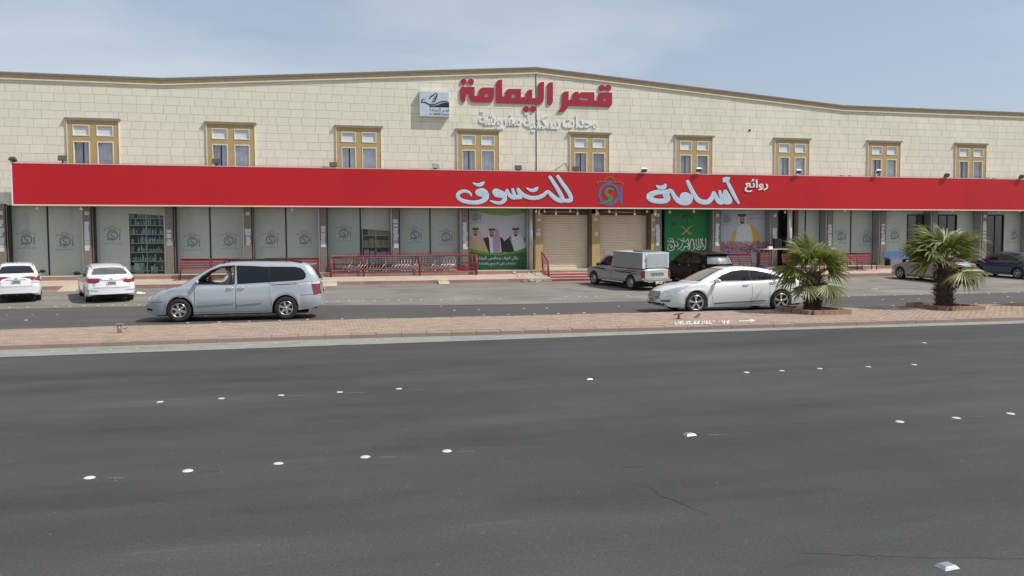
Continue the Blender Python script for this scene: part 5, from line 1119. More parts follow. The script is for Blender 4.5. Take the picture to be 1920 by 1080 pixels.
    def plate(s, z, sgn, y=0, w=.24, hh=.075):
        hit, nrm, i, d = s.bvh.ray_cast(Vector((4*sgn, y, z)), Vector((-sgn, 0, 0))); x = hit.x+sgn*.012
        o = MB().box(x-.006, x+.006, y-w, y+w, z-hh, z+hh).build('number_plate', m_plate, s.root)
        MB().box(x+sgn*.0065-.001, x+sgn*.0065+.001, y-w*.8, y+w*.7, z+.005, z+hh*.7).box(x+sgn*.0065-.001, x+sgn*.0065+.001, y-w*.8, y+w*.75, z-hh*.75, z-hh*.15).build('plate_digits', mat('plate_digits', (.12, .12, .13), .6, var=.5, scale=60), o)
def paintm(name, c, metal=0., rough=.35): return mat(name, c, rough, metal=metal, var=.015, scale=1.5, coat=1., spec=.5)
p_white = paintm('car_paint_white', (.76, .775, .775)); p_van = paintm('car_paint_ice_silver', (.42, .455, .495), .35, .36); p_silver = paintm('car_paint_silver', (.34, .33, .31), .4, .4)
p_black = mat('car_paint_black', (.006, .008, .010), .3, coat=0., spec=.12, var=0); p_blue = paintm('car_paint_blue', (.008, .036, .09), .1, .3); p_pick = paintm('car_paint_pewter', (.36, .35, .32), .25, .42)
g_van = glass_mat('van_window', (.6, .66, .68), .05)

# --- silver van driving on the service road
van = dict(L=5.05, W=1.97, R=.345, wx=(1.51, -1.51), ra=.40, belt=1.02, tumble=.30, gw=.93, spokes=6, sw=.16, rim=.60, bow=.16, flare=.018, crown=.02, dk=.10, rk=.16, tw=.23,
           deck=[(-2.62, .72), (-2.56, 1.10), (-2.4, 1.17), (-1.2, 1.14), (.5, 1.07), (1.2, 1.06), (1.55, 1.03), (2.0, .93), (2.25, .82), (2.40, .68), (2.48, .52)],
           bot=[(-2.62, .42), (-2.4, .33), (-1.9, .27), (-1, .22), (1, .22), (1.9, .22), (2.3, .20), (2.48, .30)],
           width=[(-2.62, .84), (-2.5, .92), (-2.2, .975), (0, .985), (1.7, .975), (2.1, .93), (2.33, .84), (2.48, .68)],
           roof=[(-2.58, 1.14), (-2.38, 1.50), (-2.22, 1.66), (-1.8, 1.71), (-.5, 1.745), (.0, 1.735), (.4, 1.67), (.75, 1.51), (1.1, 1.29), (1.5, 1.04)], crease=(.98, .008, -.02))
v = Car('minivan', 'ice silver minivan with roof rails driving left on the service road, driver window open', 'minivan', van, p_van, (-1.055, 25.93), 180, slope=False)
v.patch('window', [(-.13, 1.09), (-1.03, 1.13), (-1.01, 1.59), (-.5, 1.625), (-.10, 1.635)], 'y', 1, m_cgl, .006, both=True)
v.patch('window', [(-1.08, 1.135), (-1.82, 1.17), (-2.04, 1.20), (-2.11, 1.27), (-2.11, 1.36), (-2.05, 1.46), (-1.96, 1.54), (-1.80, 1.58), (-1.06, 1.595)], 'y', 1, m_cgl, .006, both=True)
v.patch('windshield', [(-.70, 1.12), (.70, 1.12), (.56, 1.60), (-.56, 1.60)], 'x', 1, m_cgl, .006); v.patch('rear_window', [(-.66, 1.22), (.66, 1.22), (.56, 1.58), (-.56, 1.58)], 'x', -1, m_cgl, .006)
v.seam([(-1.06, 1.13), (-1.035, 1.595)], both=True, m=m_plas, w=.06, name='window_pillar', off=.009)
# open driver windows cut right through
WN = [(1.06, 1.11), (-.04, 1.09), (-.06, 1.63), (.30, 1.61), (.60, 1.50), (.86, 1.33)]
bm = bmesh.new(); bm.from_mesh(v.bodyo.data)
cen = Vector((sum(p[0] for p in WN)/6, 0, sum(p[1] for p in WN)/6))
for i in range(6):
    a, b = Vector((WN[i][0], 0, WN[i][1])), Vector((WN[(i+1) % 6][0], 0, WN[(i+1) % 6][1])); d = b-a; nn = Vector((-d.z, 0, d.x)).normalized()
    if nn.dot(cen-a) < 0: nn = -nn
    gg = [f for f in bm.faces if f.calc_center_median().x > -.3 and f.calc_center_median().z > .9]; gg = gg+list({e for f in gg for e in f.edges})+list({q for f in gg for q in f.verts})
    bmesh.ops.bisect_plane(bm, geom=gg, plane_co=a, plane_no=nn, dist=1e-5)
def inside(c):
    for i in range(6):
        a, b = Vector((WN[i][0], 0, WN[i][1])), Vector((WN[(i+1) % 6][0], 0, WN[(i+1) % 6][1])); d = b-a; nn = Vector((-d.z, 0, d.x))
        if nn.dot(cen-a) < 0: nn = -nn
        if nn.dot(c-a) < 0: return False
    return True
bmesh.ops.delete(bm, geom=[f for f in bm.faces if abs(f.calc_center_median().y) > .45 and inside(Vector((f.calc_center_median().x, 0, f.calc_center_median().z)))], context='FACES')
# drop the hidden deck under the greenhouse so the cabin is open
bmesh.ops.delete(bm, geom=[f for f in bm.faces if abs(f.calc_center_median().y) < .85 and -2.2 < f.calc_center_median().x < 1.15 and 1.0 < f.calc_center_median().z < 1.2 and abs(f.normal.z) > .7], context='FACES')
bm.to_mesh(v.bodyo.data); bm.free()
for i in range(6): v.seam([WN[i], WN[(i+1) % 6]], m=m_black, w=.035, both=True, name='window_seal', off=.005)
cab = mat('cabin_beige', (.42, .34, .24), .8)
MB().box(-.25, 1.25, -.80, .80, .55, .60).build('cabin_floor', m_dark, v.root); MB().box(-.30, -.25, -.78, .78, .6, 1.62).build('cabin_partition', m_dark, v.root); MB().box(-.2, .42, -.62, .62, 1.655, 1.665).build('headliner', cab, v.root)
for sg in (1, -1):
    st_ = link('seat', None, v.root, (.12, sg*.42, .6)); MB().box(-.05, .45, -.24, .24, 0, .28).build('cushion', cab, st_); MB().obox((-.14, 0, .62), (.055, 0, .02), (0, .22, 0), (-.10, 0, .34)).build('backrest', cab, st_); MB().box(-.27, -.18, -.12, .12, .93, 1.09).build('headrest', cab, st_)
MB().obox((1.02, 0, .98), (.16, 0, 0), (0, .76, 0), (0, 0, .10)).build('dashboard', mat('dash_beige', (.30, .24, .17), .8), v.root)
sw_ = MB(); pts = [Vector((.76, .42, 1.12))+Vector((-.5*.19*math.cos(a), .19*math.sin(a), .86*.19*math.cos(a))) for a in [2*PI*k/20 for k in range(21)]]; sw_.tube(pts, .016, 6); sw_.tube([(.76, .42, 1.12), (.93, .42, 1.0)], .025, 6); sw_.tube([pts[5], pts[15]], .014, 5); sw_.build('steering_wheel', m_black, v.root)
v.seam([(-.09, 1.08), (-.08, .30)], both=True); v.seam([(1.10, 1.09), (1.06, .85), (1.09, .40), (1.06, .27)], both=True); v.seam([(-1.05, 1.12), (-1.03, .62), (-1.12, .42)], both=True, w=.006); v.seam([(-1.08, 1.045), (-1.86, 1.075)], both=True, w=.022, name='slide_rail'); v.seam([(1.10, .27), (-1.0, .27)], both=True)
for xa, xb in ((1.0, -.04), (-.12, -.86)): v.patch('side_moulding', [(xa, .56), (xa, .47), (xb, .53), (xb, .62)], 'y', 1, paintm('van_trim', (.40, .45, .51), .3), .018, both=True)
v.patch('tail_light', [(-2.34, .74), (-2.50, .76), (-2.52, 1.05), (-2.28, 1.05)], 'y', 1, m_tail, .016, both=True, edge=.05); v.patch('tail_light', [(-2.28, 1.06), (-2.52, 1.06), (-2.50, 1.12), (-2.29, 1.13)], 'y', 1, mat('lamp_clear', (.6, .55, .55), .15, coat=1.), .016, both=True, edge=.05)
for sg in (1, -1): v.patch('tail_light', [(sg*.70, .76), (sg*.88, .76), (sg*.88, 1.12), (sg*.74, 1.12)], 'x', -1, m_tail, .008, edge=.05); v.patch('headlight', [(sg*.40, .66), (sg*.80, .66), (sg*.82, .84), (sg*.46, .78)], 'x', 1, m_head, .008, edge=.05)
v.patch('headlight', [(2.42, .60), (2.12, .60), (2.00, .84), (2.16, .82), (2.35, .70)], 'y', 1, m_head, .008, both=True, edge=.04)
v.seam([(2.42, .585), (1.93, .60)], both=True, w=.012); v.seam([(-1.93, .73), (-2.42, .74)], both=True, w=.012); v.plate(.85, -1); v.plate(.42, 1)
v.patch('bumper_insert', [(2.42, .36), (2.25, .34), (2.25, .40), (2.42, .42)], 'y', 1, m_plas, .006, both=True)
for sg in (1, -1): MB().tube([(.28, sg*.60, 1.70), (.20, sg*.60, 1.79), (-1.6, sg*.60, 1.79), (-2.0, sg*.60, 1.70)], .022, 6).build('roof_rail', m_plas, v.root); MB().box(1.12, 1.13, sg*.72-.1, sg*.72+.12, .17, .42).build('mud_flap', m_plas, v.root)
MB().obox((-2.30, 0, 1.655), (.12, 0, -.01), (0, .58, 0), (0, 0, .015)).build('rear_spoiler', p_van, v.root); v.mirror(.99, 1.17, p_van, y=.86, sz=1.1); v.handle(.08, .97, m_chrome); v.handle(-.24, .97, m_chrome)
v.patch('indicator', [(1.22, .87), (1.26, .87), (1.26, .89), (1.22, .89)], 'y', 1, m_plas, .006, both=True)
MB().tube([(-2.0, -.5, .24), (-2.42, -.5, .24)], .03, 8).build('exhaust', m_plas, v.root)
# driver
def skinned(name, verts, edges, mats, parent, sub=2, zmat=None):
    me = bpy.data.meshes.new(name+'_cage'); me.from_pydata([q[0] for q in verts], edges, []); o = bpy.data.objects.new(name, me); COL.objects.link(o)
    sk = o.modifiers.new('s', 'SKIN'); sk.use_smooth_shade = True
    for i, q in enumerate(verts):
        d = me.skin_vertices[0].data[i]; d.radius = (q[1], q[2] if len(q) > 2 else q[1]); d.use_root = (i == 0)
    sb = o.modifiers.new('b', 'SUBSURF'); sb.levels = sub; sb.render_levels = sub
    dg = bpy.context.evaluated_depsgraph_get(); dg.update(); m2 = bpy.data.meshes.new_from_object(o.evaluated_get(dg)); bpy.data.objects.remove(o)
    m2.materials.clear()
    for m in mats: m2.materials.append(m)
    if zmat:
        for p in m2.polygons: p.material_index = zmat(p.center)
    return link(name, m2, parent)
drv = thing('person', 'driver in white robe holding the wheel of the silver minivan', 'person', (0, 0, 0))
m_robe = mat('robe_white', (.55, .52, .48), .85); m_sk = mat('skin', (.26, .14, .09), .6, var=.03); m_hr = mat('hair_dark', (.012, .010, .009), .7)
# seated pose in van coordinates, then placed with the van
DV = [((.10, .42, .92), .15, .13), ((.06, .42, 1.12), .15, .12), ((.02, .42, 1.34), .16, .11), ((.03, .42, 1.44), .07), ((.05, .42, 1.50), .055), ((.07, .42, 1.57), .085, .085), ((.06, .42, 1.65), .085, .08),
      ((.04, .60, 1.36), .065), ((.20, .63, 1.14), .052), ((.44, .58, 1.16), .040), ((.56, .56, 1.20), .032), ((.63, .55, 1.22), .030), ((.04, .24, 1.36), .065), ((.20, .21, 1.14), .052), ((.44, .26, 1.16), .040), ((.56, .28, 1.20), .032), ((.63, .29, 1.22), .030),
      ((.30, .53, .90), .09), ((.58, .54, .92), .07), ((.70, .54, .66), .05), ((.30, .31, .90), .09), ((.58, .30, .92), .07), ((.70, .30, .66), .05)]
DE = [(0, 1), (1, 2), (2, 3), (3, 4), (4, 5), (5, 6), (2, 7), (7, 8), (8, 9), (9, 10), (10, 11), (2, 12), (12, 13), (13, 14), (14, 15), (15, 16), (0, 17), (17, 18), (18, 19), (0, 20), (20, 21), (21, 22)]
skinned('body', DV, DE, [m_robe, m_sk], drv, 2, lambda c: 1 if (c.z > 1.475 or (c.x > .50 and c.z > 1.1)) else 0)
mb = MB(); mb.lathe([(0, .12), (.05, .11), (.088, .06), (.096, .0), (.09, -.05)], (.045, .42, 1.61), 'z', 16); mb.build('hair', m_hr, drv)
mb = MB()
for sg in (.055, -.035):
    pass
mb.lathe([(0, -.02), (.012, -.018), (.016, 0), (.008, .02), (0, .022)], (.158, .42, 1.575), 'z', 8); mb.build('nose', m_sk, drv)
MB().lathe([(0, -.008), (.010, 0), (0, .008)], (.138, .452, 1.60), 'z', 8).lathe([(0, -.008), (.010, 0), (0, .008)], (.138, .388, 1.60), 'z', 8).build('eyes', m_black, drv)
MB().obox((.120, .42, 1.515), (.02, 0, 0), (0, .045, 0), (0, 0, .022)).build('beard', m_hr, drv); MB().lathe([(0, -.03), (.012, -.02), (.016, .01), (0, .03)], (.065, .512, 1.585), 'z', 8).lathe([(0, -.03), (.012, -.02), (.016, .01), (0, .03)], (.065, .328, 1.585), 'z', 8).build('ears', m_sk, drv)
for sg, yy in ((1, .55), (-1, .29)):
    mb = MB()
    for k in range(4): c = Vector((.655, yy+.022*(k-1.5), 1.225)); mb.tube([c+Vector((-.02, 0, -.005)), c+Vector((.02, 0, .012)), c+Vector((.035, 0, -.008)), c+Vector((.022, 0, -.03))], [.011, .010, .009, .007], 6)
    mb.tube([(.63, yy-sg*.03, 1.215), (.655, yy-sg*.05, 1.235), (.675, yy-sg*.05, 1.25)], [.012, .010, .008], 6); mb.build('fingers', m_sk, drv)
drv.matrix_world = v.root.matrix_world @ Matrix.Translation((.10, 0, 0))

# --- white saloon in front of the palms
son = dict(L=4.86, W=1.835, R=.335, wx=(1.44, -1.355), ra=.385, belt=.98, tumble=.50, gw=.93, spokes=5, split=True, rim=.70, bow=.20, flare=.016, crown=.03, dk=.12, rk=.20, tw=.225,
           deck=[(-2.43, .70), (-2.38, .98), (-2.2, 1.03), (-1.7, 1.06), (-.8, 1.02), (.3, .97), (1.0, .96), (1.5, .92), (2.0, .82), (2.25, .72), (2.38, .62), (2.43, .50)],
           bot=[(-2.43, .36), (-2.2, .25), (-1, .19), (1, .18), (1.9, .19), (2.2, .19), (2.43, .26)], width=[(-2.43, .72), (-2.25, .85), (-1.8, .905), (0, .917), (1.6, .905), (2.0, .86), (2.25, .76), (2.43, .58)],
           roof=[(-2.05, 1.04), (-1.6, 1.20), (-1.15, 1.34), (-.6, 1.43), (-.1, 1.46), (.2, 1.44), (.55, 1.34), (.95, 1.14), (1.32, .95)], crease=(.80, .012, -.055))
c = Car('saloon_car', 'white saloon car on the service road partly behind the first palm', 'car', son, p_white, (14.64, 24.26), 180, slope=False, sx=1.085)
SG = [(.88, 1.005), (.55, 1.19), (.20, 1.315), (-.15, 1.355), (-.55, 1.335), (-.95, 1.25), (-1.30, 1.13), (-1.52, 1.065), (-1.2, 1.05), (-.3, 1.02)]
c.patch('window', SG, 'y', 1, m_cgl, .005, both=True, edge=.07); c.seam([(.98, .985), (-.3, 1.005), (-1.2, 1.035), (-1.58, 1.055)], both=True, m=m_chrome, w=.016, name='chrome_trim', off=.008)
c.seam([(-.38, 1.02), (-.33, 1.36)], both=True, m=m_plas, w=.05, name='door_pillar', off=.007); c.seam([(-1.12, 1.04), (-1.08, 1.20)], both=True, m=m_plas, w=.03, name='door_pillar', off=.007)
c.patch('windshield', [(-.66, 1.0), (.66, 1.0), (.50, 1.40), (-.50, 1.40)], 'x', 1, mat('windshield_brown', (.05, .038, .035), .08, coat=1., var=.3, scale=2.), .005); c.patch('rear_window', [(-.62, 1.10), (.62, 1.10), (.48, 1.38), (-.48, 1.38)], 'x', -1, m_cgl, .005)
c.seam([(.94, .98), (.96, .6), (.88, .30), (.80, .26)], both=True, w=.007); c.seam([(-.36, 1.0), (-.38, .6), (-.33, .27)], both=True, w=.007); c.seam([(-1.1, 1.04), (-1.22, .80), (-1.0, .50), (-.93, .27)], both=True, w=.007)
c.patch('sill_trim', [(.86, .32), (.84, .275), (-.85, .34), (-.83, .375)], 'y', 1, m_chrome, .012, both=True)
for sg in (1, -1):
    c.patch('headlight', [(sg*.42, .60), (sg*.62, .66), (sg*.80, .80), (sg*.84, .88), (sg*.66, .80), (sg*.46, .70)], 'x', 1, m_head, .006, edge=.04); c.patch('fog_lamp', [(sg*.52, .36), (sg*.72, .36), (sg*.74, .44), (sg*.54, .42)], 'x', 1, mat('fog_recess', (.16, .17, .18), .3), .006, edge=.05)
    c.patch('tail_light', [(sg*.45, .84), (sg*.80, .82), (sg*.82, .95), (sg*.50, .93)], 'x', -1, m_tail, .006, edge=.04)
c.patch('headlight', [(2.28, .64), (2.0, .70), (1.64, .86), (1.86, .83), (2.20, .74)], 'y', 1, m_head, .006, both=True, edge=.04); c.patch('tail_light', [(-2.38, .82), (-2.05, .89), (-1.98, .95), (-2.36, .96)], 'y', 1, m_tail, .006, both=True, edge=.04)
c.patch('grille', [(-.40, .46), (.40, .46), (.44, .56), (.36, .68), (-.36, .68), (-.44, .56)], 'x', 1, mat('grille_dark', (.10, .10, .11), .4), .006)
for k in range(4): c.seam([(-.40, .50+k*.045), (.40, .50+k*.045)], 'x', 1, m=m_chrome, w=.012, name='grille_bar', off=.012)
c.patch('bumper_intake', [(-.66, .24), (.66, .24), (.60, .33), (-.60, .33)], 'x', 1, m_black, .006); c.plate(.42, 1); c.plate(.72, -1); c.mirror(.80, 1.02, p_white, y=.84, sz=1.1); c.handle(-.16, .88, m_chrome); c.handle(-1.08, .93, m_chrome)
c.seam([(-.9, 1.447), (.5, 1.42)], both=True, m=m_black, w=.012, off=.004, name='roof_seam') if False else None
c.patch('sunroof', [(-.55, -.38), (.22, -.38), (.22, .38), (-.55, .38)], 'z', 1, m_cgl, .004)

# --- two white cars seen from behind
def rear_car(label, spec, paint, loc, hd, kind):
    c = Car('saloon_car', label, 'car', spec, paint, loc, hd, sc=.93)
    c.patch('window', [(.80, .99), (.45, 1.16), (.15, 1.29), (-.15, 1.335), (-.55, 1.32), (-.95, 1.22), (-1.25, 1.10), (-1.38, 1.04), (-.3, 1.00)], 'y', 1, m_cgl, .005, both=True, edge=.08)
    c.seam([(-.35, 1.0), (-.32, 1.33)], both=True, m=paint if kind == 2 else m_black, w=.05, name='door_pillar', off=.007)
    c.seam([(.90, .97), (.92, .6), (.80, .27)], both=True, w=.007); c.seam([(-.36, .99), (-.38, .6), (-.33, .27)], both=True, w=.007)
    for x in (-.15, -1.02): c.handle(x, .88, paint)
    return c
opt = dict(son); opt.update(L=4.80, W=1.83, wx=(1.42, -1.375), bow=.14, tumble=.46, R=.335, rim=.66,
           deck=[(-2.40, .62), (-2.36, .98), (-2.28, 1.045), (-1.9, 1.06), (-1.4, 1.06), (-.8, 1.02), (.3, .97), (1.0, .96), (1.5, .92), (2.0, .82), (2.25, .72), (2.35, .60), (2.40, .50)], crown=.03,
           bot=[(-2.40, .36), (-2.2, .27), (-1, .20), (1, .18), (2.2, .19), (2.4, .26)], width=[(-2.40, .82), (-2.25, .88), (-1.8, .91), (0, .915), (1.6, .905), (2.0, .86), (2.4, .58)],
           roof=[(-2.0, 1.05), (-1.55, 1.24), (-1.15, 1.37), (-.6, 1.44), (-.1, 1.455), (.2, 1.44), (.55, 1.34), (.95, 1.14), (1.32, .95)], crease=None)
def tail_common(c, zg0, zg1, wg0, wg1, gm):
    c.patch('rear_window', [(-wg0, zg0), (wg0, zg0), (wg0-.02, zg0+.06), (wg1, zg1), (wg1*.5, zg1+.022), (-wg1*.5, zg1+.022), (-wg1, zg1), (-wg0+.02, zg0+.06)], 'x', -1, gm, .005, edge=.07)
c = rear_car('white saloon car with wide red tail lights parked nose to the kerb', opt, p_white, (-7.90, 33.30), 109, 1)
tail_common(c, 1.115, 1.335, .66, .52, mat('rear_glass_grey', (.06, .06, .065), .08, coat=1., var=.4, scale=3.))
for sg in (1, -1):
    c.patch('tail_light', [(sg*.42, .86), (sg*.60, .80), (sg*.84, .84), (sg*.88, 1.0), (sg*.70, .96), (sg*.44, .93)], 'x', -1, m_tail, .016, edge=.03)
    c.patch('exhaust_tip', ell(sg*.58, .315, .085, .04, 12), 'x', -1, m_chrome, .012, edge=.05); c.patch('reflector', [(sg*.50, .49), (sg*.86, .52), (sg*.86, .535), (sg*.50, .505)], 'x', -1, m_black, .006)
c.patch('tail_light', [(-2.34, .86), (-2.12, .93), (-2.10, .99), (-2.34, 1.0)], 'y', 1, m_tail, .008, both=True, edge=.04)
c.patch('boot_trim', [(-.42, .905), (.42, .905), (.42, .925), (-.42, .925)], 'x', -1, m_chrome, .016); c.plate(.80, -1, w=.17, hh=.075); c.patch('badge', ell(0, .975, .07, .035, 14), 'x', -1, m_chrome, .010, edge=.05); c.patch('badge', [(.55, .735), (.68, .735), (.68, .755), (.55, .755)], 'x', -1, m_chrome, .006)
c.patch('bumper_lower', [(-.62, .30), (.62, .30), (.70, .345), (-.70, .345)] if False else [(-.74, .275), (.74, .275), (.56, .36), (-.56, .36)], 'x', -1, m_black, .008)
c.seam([(-.70, .97), (-.62, .62), (.62, .62), (.70, .97)], 'x', -1, w=.008, name='boot_seam'); c.mirror(.78, 1.03, m_plas, y=.84, sz=1.15)
for sg in (1, -1): c.seam([(-1.42, sg*.585), (-.2, sg*.60), (.35, sg*.60)], 'z', 1, w=.022, name='roof_seam')
nis = dict(opt); nis.update(L=4.45, W=1.70, wx=(1.33, -1.27), R=.30, rim=.62, bow=.10, tumble=.40, ra=.345, tw=.19, spokes=6, split=False,
           deck=[(-2.225, .66), (-2.19, 1.00), (-2.12, 1.09), (-1.8, 1.11), (-1.2, 1.08), (-.8, 1.04), (.3, 1.0), (1.0, .98), (1.5, .92), (1.9, .80), (2.1, .68), (2.225, .5)],
           width=[(-2.225, .76), (-2.1, .825), (-1.7, .845), (0, .85), (1.5, .84), (1.9, .78), (2.225, .55)], bot=[(-2.225, .38), (-2.1, .29), (-1, .2), (1, .18), (2.225, .26)],
           roof=[(-1.90, 1.09), (-1.5, 1.29), (-1.2, 1.43), (-.8, 1.50), (-.2, 1.51), (.2, 1.48), (.6, 1.36), (1.0, 1.12), (1.25, .97)])
c = rear_car('small white saloon car with dark rear window at the near corner of the shops', nis, p_white, (-11.22, 33.85), 106.5, 2)
tail_common(c, 1.16, 1.41, .63, .49, m_cgl)
for sg in (1, -1):
    c.patch('tail_light', [(sg*.60, .93), (sg*.80, .86), (sg*.83, 1.06), (sg*.70, 1.03)], 'x', -1, m_tail, .016, edge=.03); c.patch('tail_light', [(sg*.48, .80), (sg*.80, .80), (sg*.80, .86), (sg*.60, .925)], 'x', -1, mat('lamp_clear', (.6, .55, .55), .15, coat=1.), .010, edge=.04)
c.patch('tail_light', [(-2.18, .82), (-2.0, .95), (-1.97, 1.06), (-2.16, 1.05)], 'y', 1, m_tail, .008, both=True, edge=.04)
c.patch('boot_trim', [(-.36, .915), (.36, .915), (.34, .94), (-.34, .94)], 'x', -1, m_chrome, .010); c.plate(.84, -1, w=.16, hh=.07); c.patch('badge', ell(0, .975, .05, .03, 12), 'x', -1, m_chrome, .012, edge=.05)
c.patch('bumper_lower', [(-.70, .28), (.70, .28), (.50, .39), (-.50, .39)], 'x', -1, m_black, .008); c.seam([(-.60, 1.03), (-.52, .66), (.52, .66), (.60, 1.03)], 'x', -1, w=.008, name='boot_seam'); c.mirror(.72, 1.06, m_plas, y=.77, sz=1.1)
for sg in (1, -1): c.seam([(-1.35, sg*.55), (-.2, sg*.57), (.35, sg*.57)], 'z', 1, w=.02, name='roof_seam')
MB().tube([(-1.05, 0, 1.52), (-1.15, 0, 1.66)], .008, 5).build('antenna', m_plas, c.root)

# --- silver saloon behind the second palm
sil = dict(son); sil.update(crease=(.78, .008, -.02), split=False, spokes=5, bow=.12, L=4.6, wx=(1.38, -1.32), W=1.78, width=[(-2.3, .78), (-2.15, .86), (-1.7, .885), (0, .89), (1.5, .88), (1.9, .83), (2.3, .6)],
           deck=[(-2.3, .66), (-2.26, 1.0), (-2.15, 1.06), (-1.6, 1.07), (-.8, 1.03), (.3, .99), (.95, .97), (1.45, .92), (1.9, .80), (2.15, .68), (2.3, .5)], bot=[(-2.3, .38), (-2.1, .28), (-1, .2), (1, .18), (2.3, .26)],
           roof=[(-1.85, 1.06), (-1.5, 1.22), (-1.1, 1.38), (-.6, 1.45), (-.1, 1.46), (.2, 1.44), (.55, 1.33), (.9, 1.14), (1.2, .96)], rim=.66)
c = rear_car('silver saloon car parked on the car park behind the second palm', sil, p_silver, (30.85, 34.05), 95, 1); tail_common(c, 1.12, 1.34, .62, .50, m_cgl)
for sg in (1, -1): c.patch('tail_light', [(sg*.46, .86), (sg*.80, .84), (sg*.83, 1.02), (sg*.56, .98)], 'x', -1, m_tail, .016, edge=.03)
c.patch('tail_light', [(-2.26, .84), (-2.02, .92), (-2.0, 1.0), (-2.24, 1.02)], 'y', 1, m_tail, .008, both=True, edge=.04); c.plate(.86, -1); c.mirror(.78, 1.03, p_silver, y=.82); c.seam([(-.66, .98), (-.6, .6), (.6, .6), (.66, .98)], 'x', -1, w=.008, name='boot_seam')
c.patch('sill_trim', [(1.0, .26), (1.0, .21), (-.95, .21), (-.95, .26)], 'y', 1, m_chrome, .012, both=True)
# --- blue car at the edge
blu = dict(sil); blu.update(L=4.3, wx=(1.3, -1.25), deck=[(-2.15, .66), (-2.1, 1.02), (-2.0, 1.06), (-.8, 1.03), (.3, .99), (.95, .97), (1.45, .92), (1.9, .78), (2.15, .5)], bot=[(-2.15, .36), (-1, .2), (1, .18), (2.15, .26)],
           width=[(-2.15, .78), (-2.0, .86), (-1.6, .885), (0, .89), (1.5, .87), (1.9, .8), (2.15, .6)], roof=[(-2.13, 1.04), (-2.0, 1.25), (-1.75, 1.40), (-1.1, 1.49), (-.1, 1.50), (.2, 1.47), (.55, 1.35), (.9, 1.15), (1.2, .96)])
blu['R'] = .32
c = rear_car('dark blue hatchback parked at the far right-hand end beyond the silver saloon', blu, p_blue, (36.95, 35.4), 98, 1); c.mirror(.78, 1.03, p_blue, y=.82); c.plate(.8, -1)
c.patch('rear_window', [(-.6, 1.12), (.6, 1.12), (.5, 1.38), (-.5, 1.38)], 'x', -1, m_cgl, .005); c.patch('tail_light', [(-2.12, .84), (-1.95, .88), (-1.95, 1.02), (-2.1, 1.02)], 'y', 1, m_tail, .008, both=True, edge=.05)
c.patch('sill_trim', [(1.0, .26), (1.0, .215), (-.95, .215), (-.95, .26)], 'y', 1, m_chrome, .012, both=True)
# --- black people carrier
suv = dict(van); suv.update(L=4.9, W=1.90, wx=(1.45, -1.45), R=.34, crease=None, tumble=.26, bow=.18, deck=[(-2.45, .70), (-2.40, 1.08), (-2.28, 1.13), (-1.2, 1.10), (.5, 1.05), (1.1, 1.03), (1.5, .98), (2.0, .85), (2.3, .70), (2.45, .5)],
           bot=[(-2.45, .40), (-2.2, .28), (-1, .22), (1, .22), (2.3, .2), (2.45, .3)], width=[(-2.45, .76), (-2.3, .88), (-2.0, .94), (0, .95), (1.6, .94), (2.1, .88), (2.45, .62)],
           roof=[(-2.43, 1.10), (-2.25, 1.40), (-2.05, 1.57), (-1.7, 1.64), (-.5, 1.69), (.0, 1.68), (.4, 1.62), (.75, 1.46), (1.1, 1.24), (1.45, 1.0)])
c = Car('people_carrier', 'black people carrier parked beside the pickup, behind the white saloon', 'car', suv, p_black, (18.15, 35.1), 92, sc=.93)
c.patch('window', [(1.0, 1.06), (.5, 1.42), (.1, 1.54), (-.85, 1.56), (-.85, 1.10)], 'y', 1, m_cgl, .006, both=True); c.patch('window', [(-.92, 1.10), (-.92, 1.56), (-1.8, 1.52), (-2.05, 1.40), (-2.05, 1.16)], 'y', 1, m_cgl, .006, both=True)
c.patch('rear_window', [(-.70, 1.14), (.70, 1.14), (.60, 1.52), (-.60, 1.52)], 'x', -1, mat('rear_glass_bright', (.16, .17, .17), .12, coat=1., var=.15), .006); c.patch('windshield', [(-.66, 1.08), (.66, 1.08), (.55, 1.56), (-.55, 1.56)], 'x', 1, m_cgl, .006)
for sg in (1, -1): c.patch('tail_light', [(sg*.78, .92), (sg*.86, .92), (sg*.84, 1.10), (sg*.78, 1.10)], 'x', -1, mat('tail_light_dim', (.08, .008, .012), .2, coat=.6), .01, edge=.05)
c.plate(.82, -1); c.handle(.25, .97, m_chrome); c.handle(-.80, .99, m_chrome); c.mirror(.95, 1.10, p_black, y=.86); MB().obox((-2.12, 0, 1.60), (.14, 0, -.02), (0, .60, 0), (0, 0, .015)).build('rear_spoiler', p_black, c.root)
c.seam([(.2, 1.05), (.2, .3)], both=True, w=.008); MB().tube([(-2.40, -.2, 1.16), (-2.44, .25, 1.18)], .012, 6).build('rear_wiper', m_plas, c.root)
# --- pickup with covered bed
pk = dict(L=5.0, W=1.76, R=.345, wx=(1.54, -1.54), ra=.41, belt=1.02, tumble=.34, gw=.93, spokes=0, rim=.62, bow=.10, flare=.02, crown=.02, dk=.05, rk=.10, tw=.215, crease=None,
          deck=[(-2.5, .98), (-2.46, 1.04), (.0, 1.04), (.1, 1.03), (1.1, 1.02), (1.4, 1.0), (1.9, .95), (2.2, .86), (2.4, .72), (2.5, .5)], bot=[(-2.5, .52), (-2.2, .45), (-1, .38), (1, .34), (2.2, .32), (2.5, .38)],
          width=[(-2.5, .85), (-2.4, .86), (0, .865), (1.6, .87), (2.0, .85), (2.3, .76), (2.5, .62)], roof=[(-.02, 1.02), (.0, 1.50), (.1, 1.63), (.3, 1.67), (.6, 1.66), (.85, 1.58), (1.15, 1.33), (1.45, 1.02)], rimmat=mat('steel_wheel', (.42, .42, .41), .4, metal=.5))
c = Car('pickup_truck', 'beige grey pickup truck with boxed cargo cover, parked by the shutters', 'pickup truck', pk, p_pick, (14.18, 33.75), 106, sc=.92)
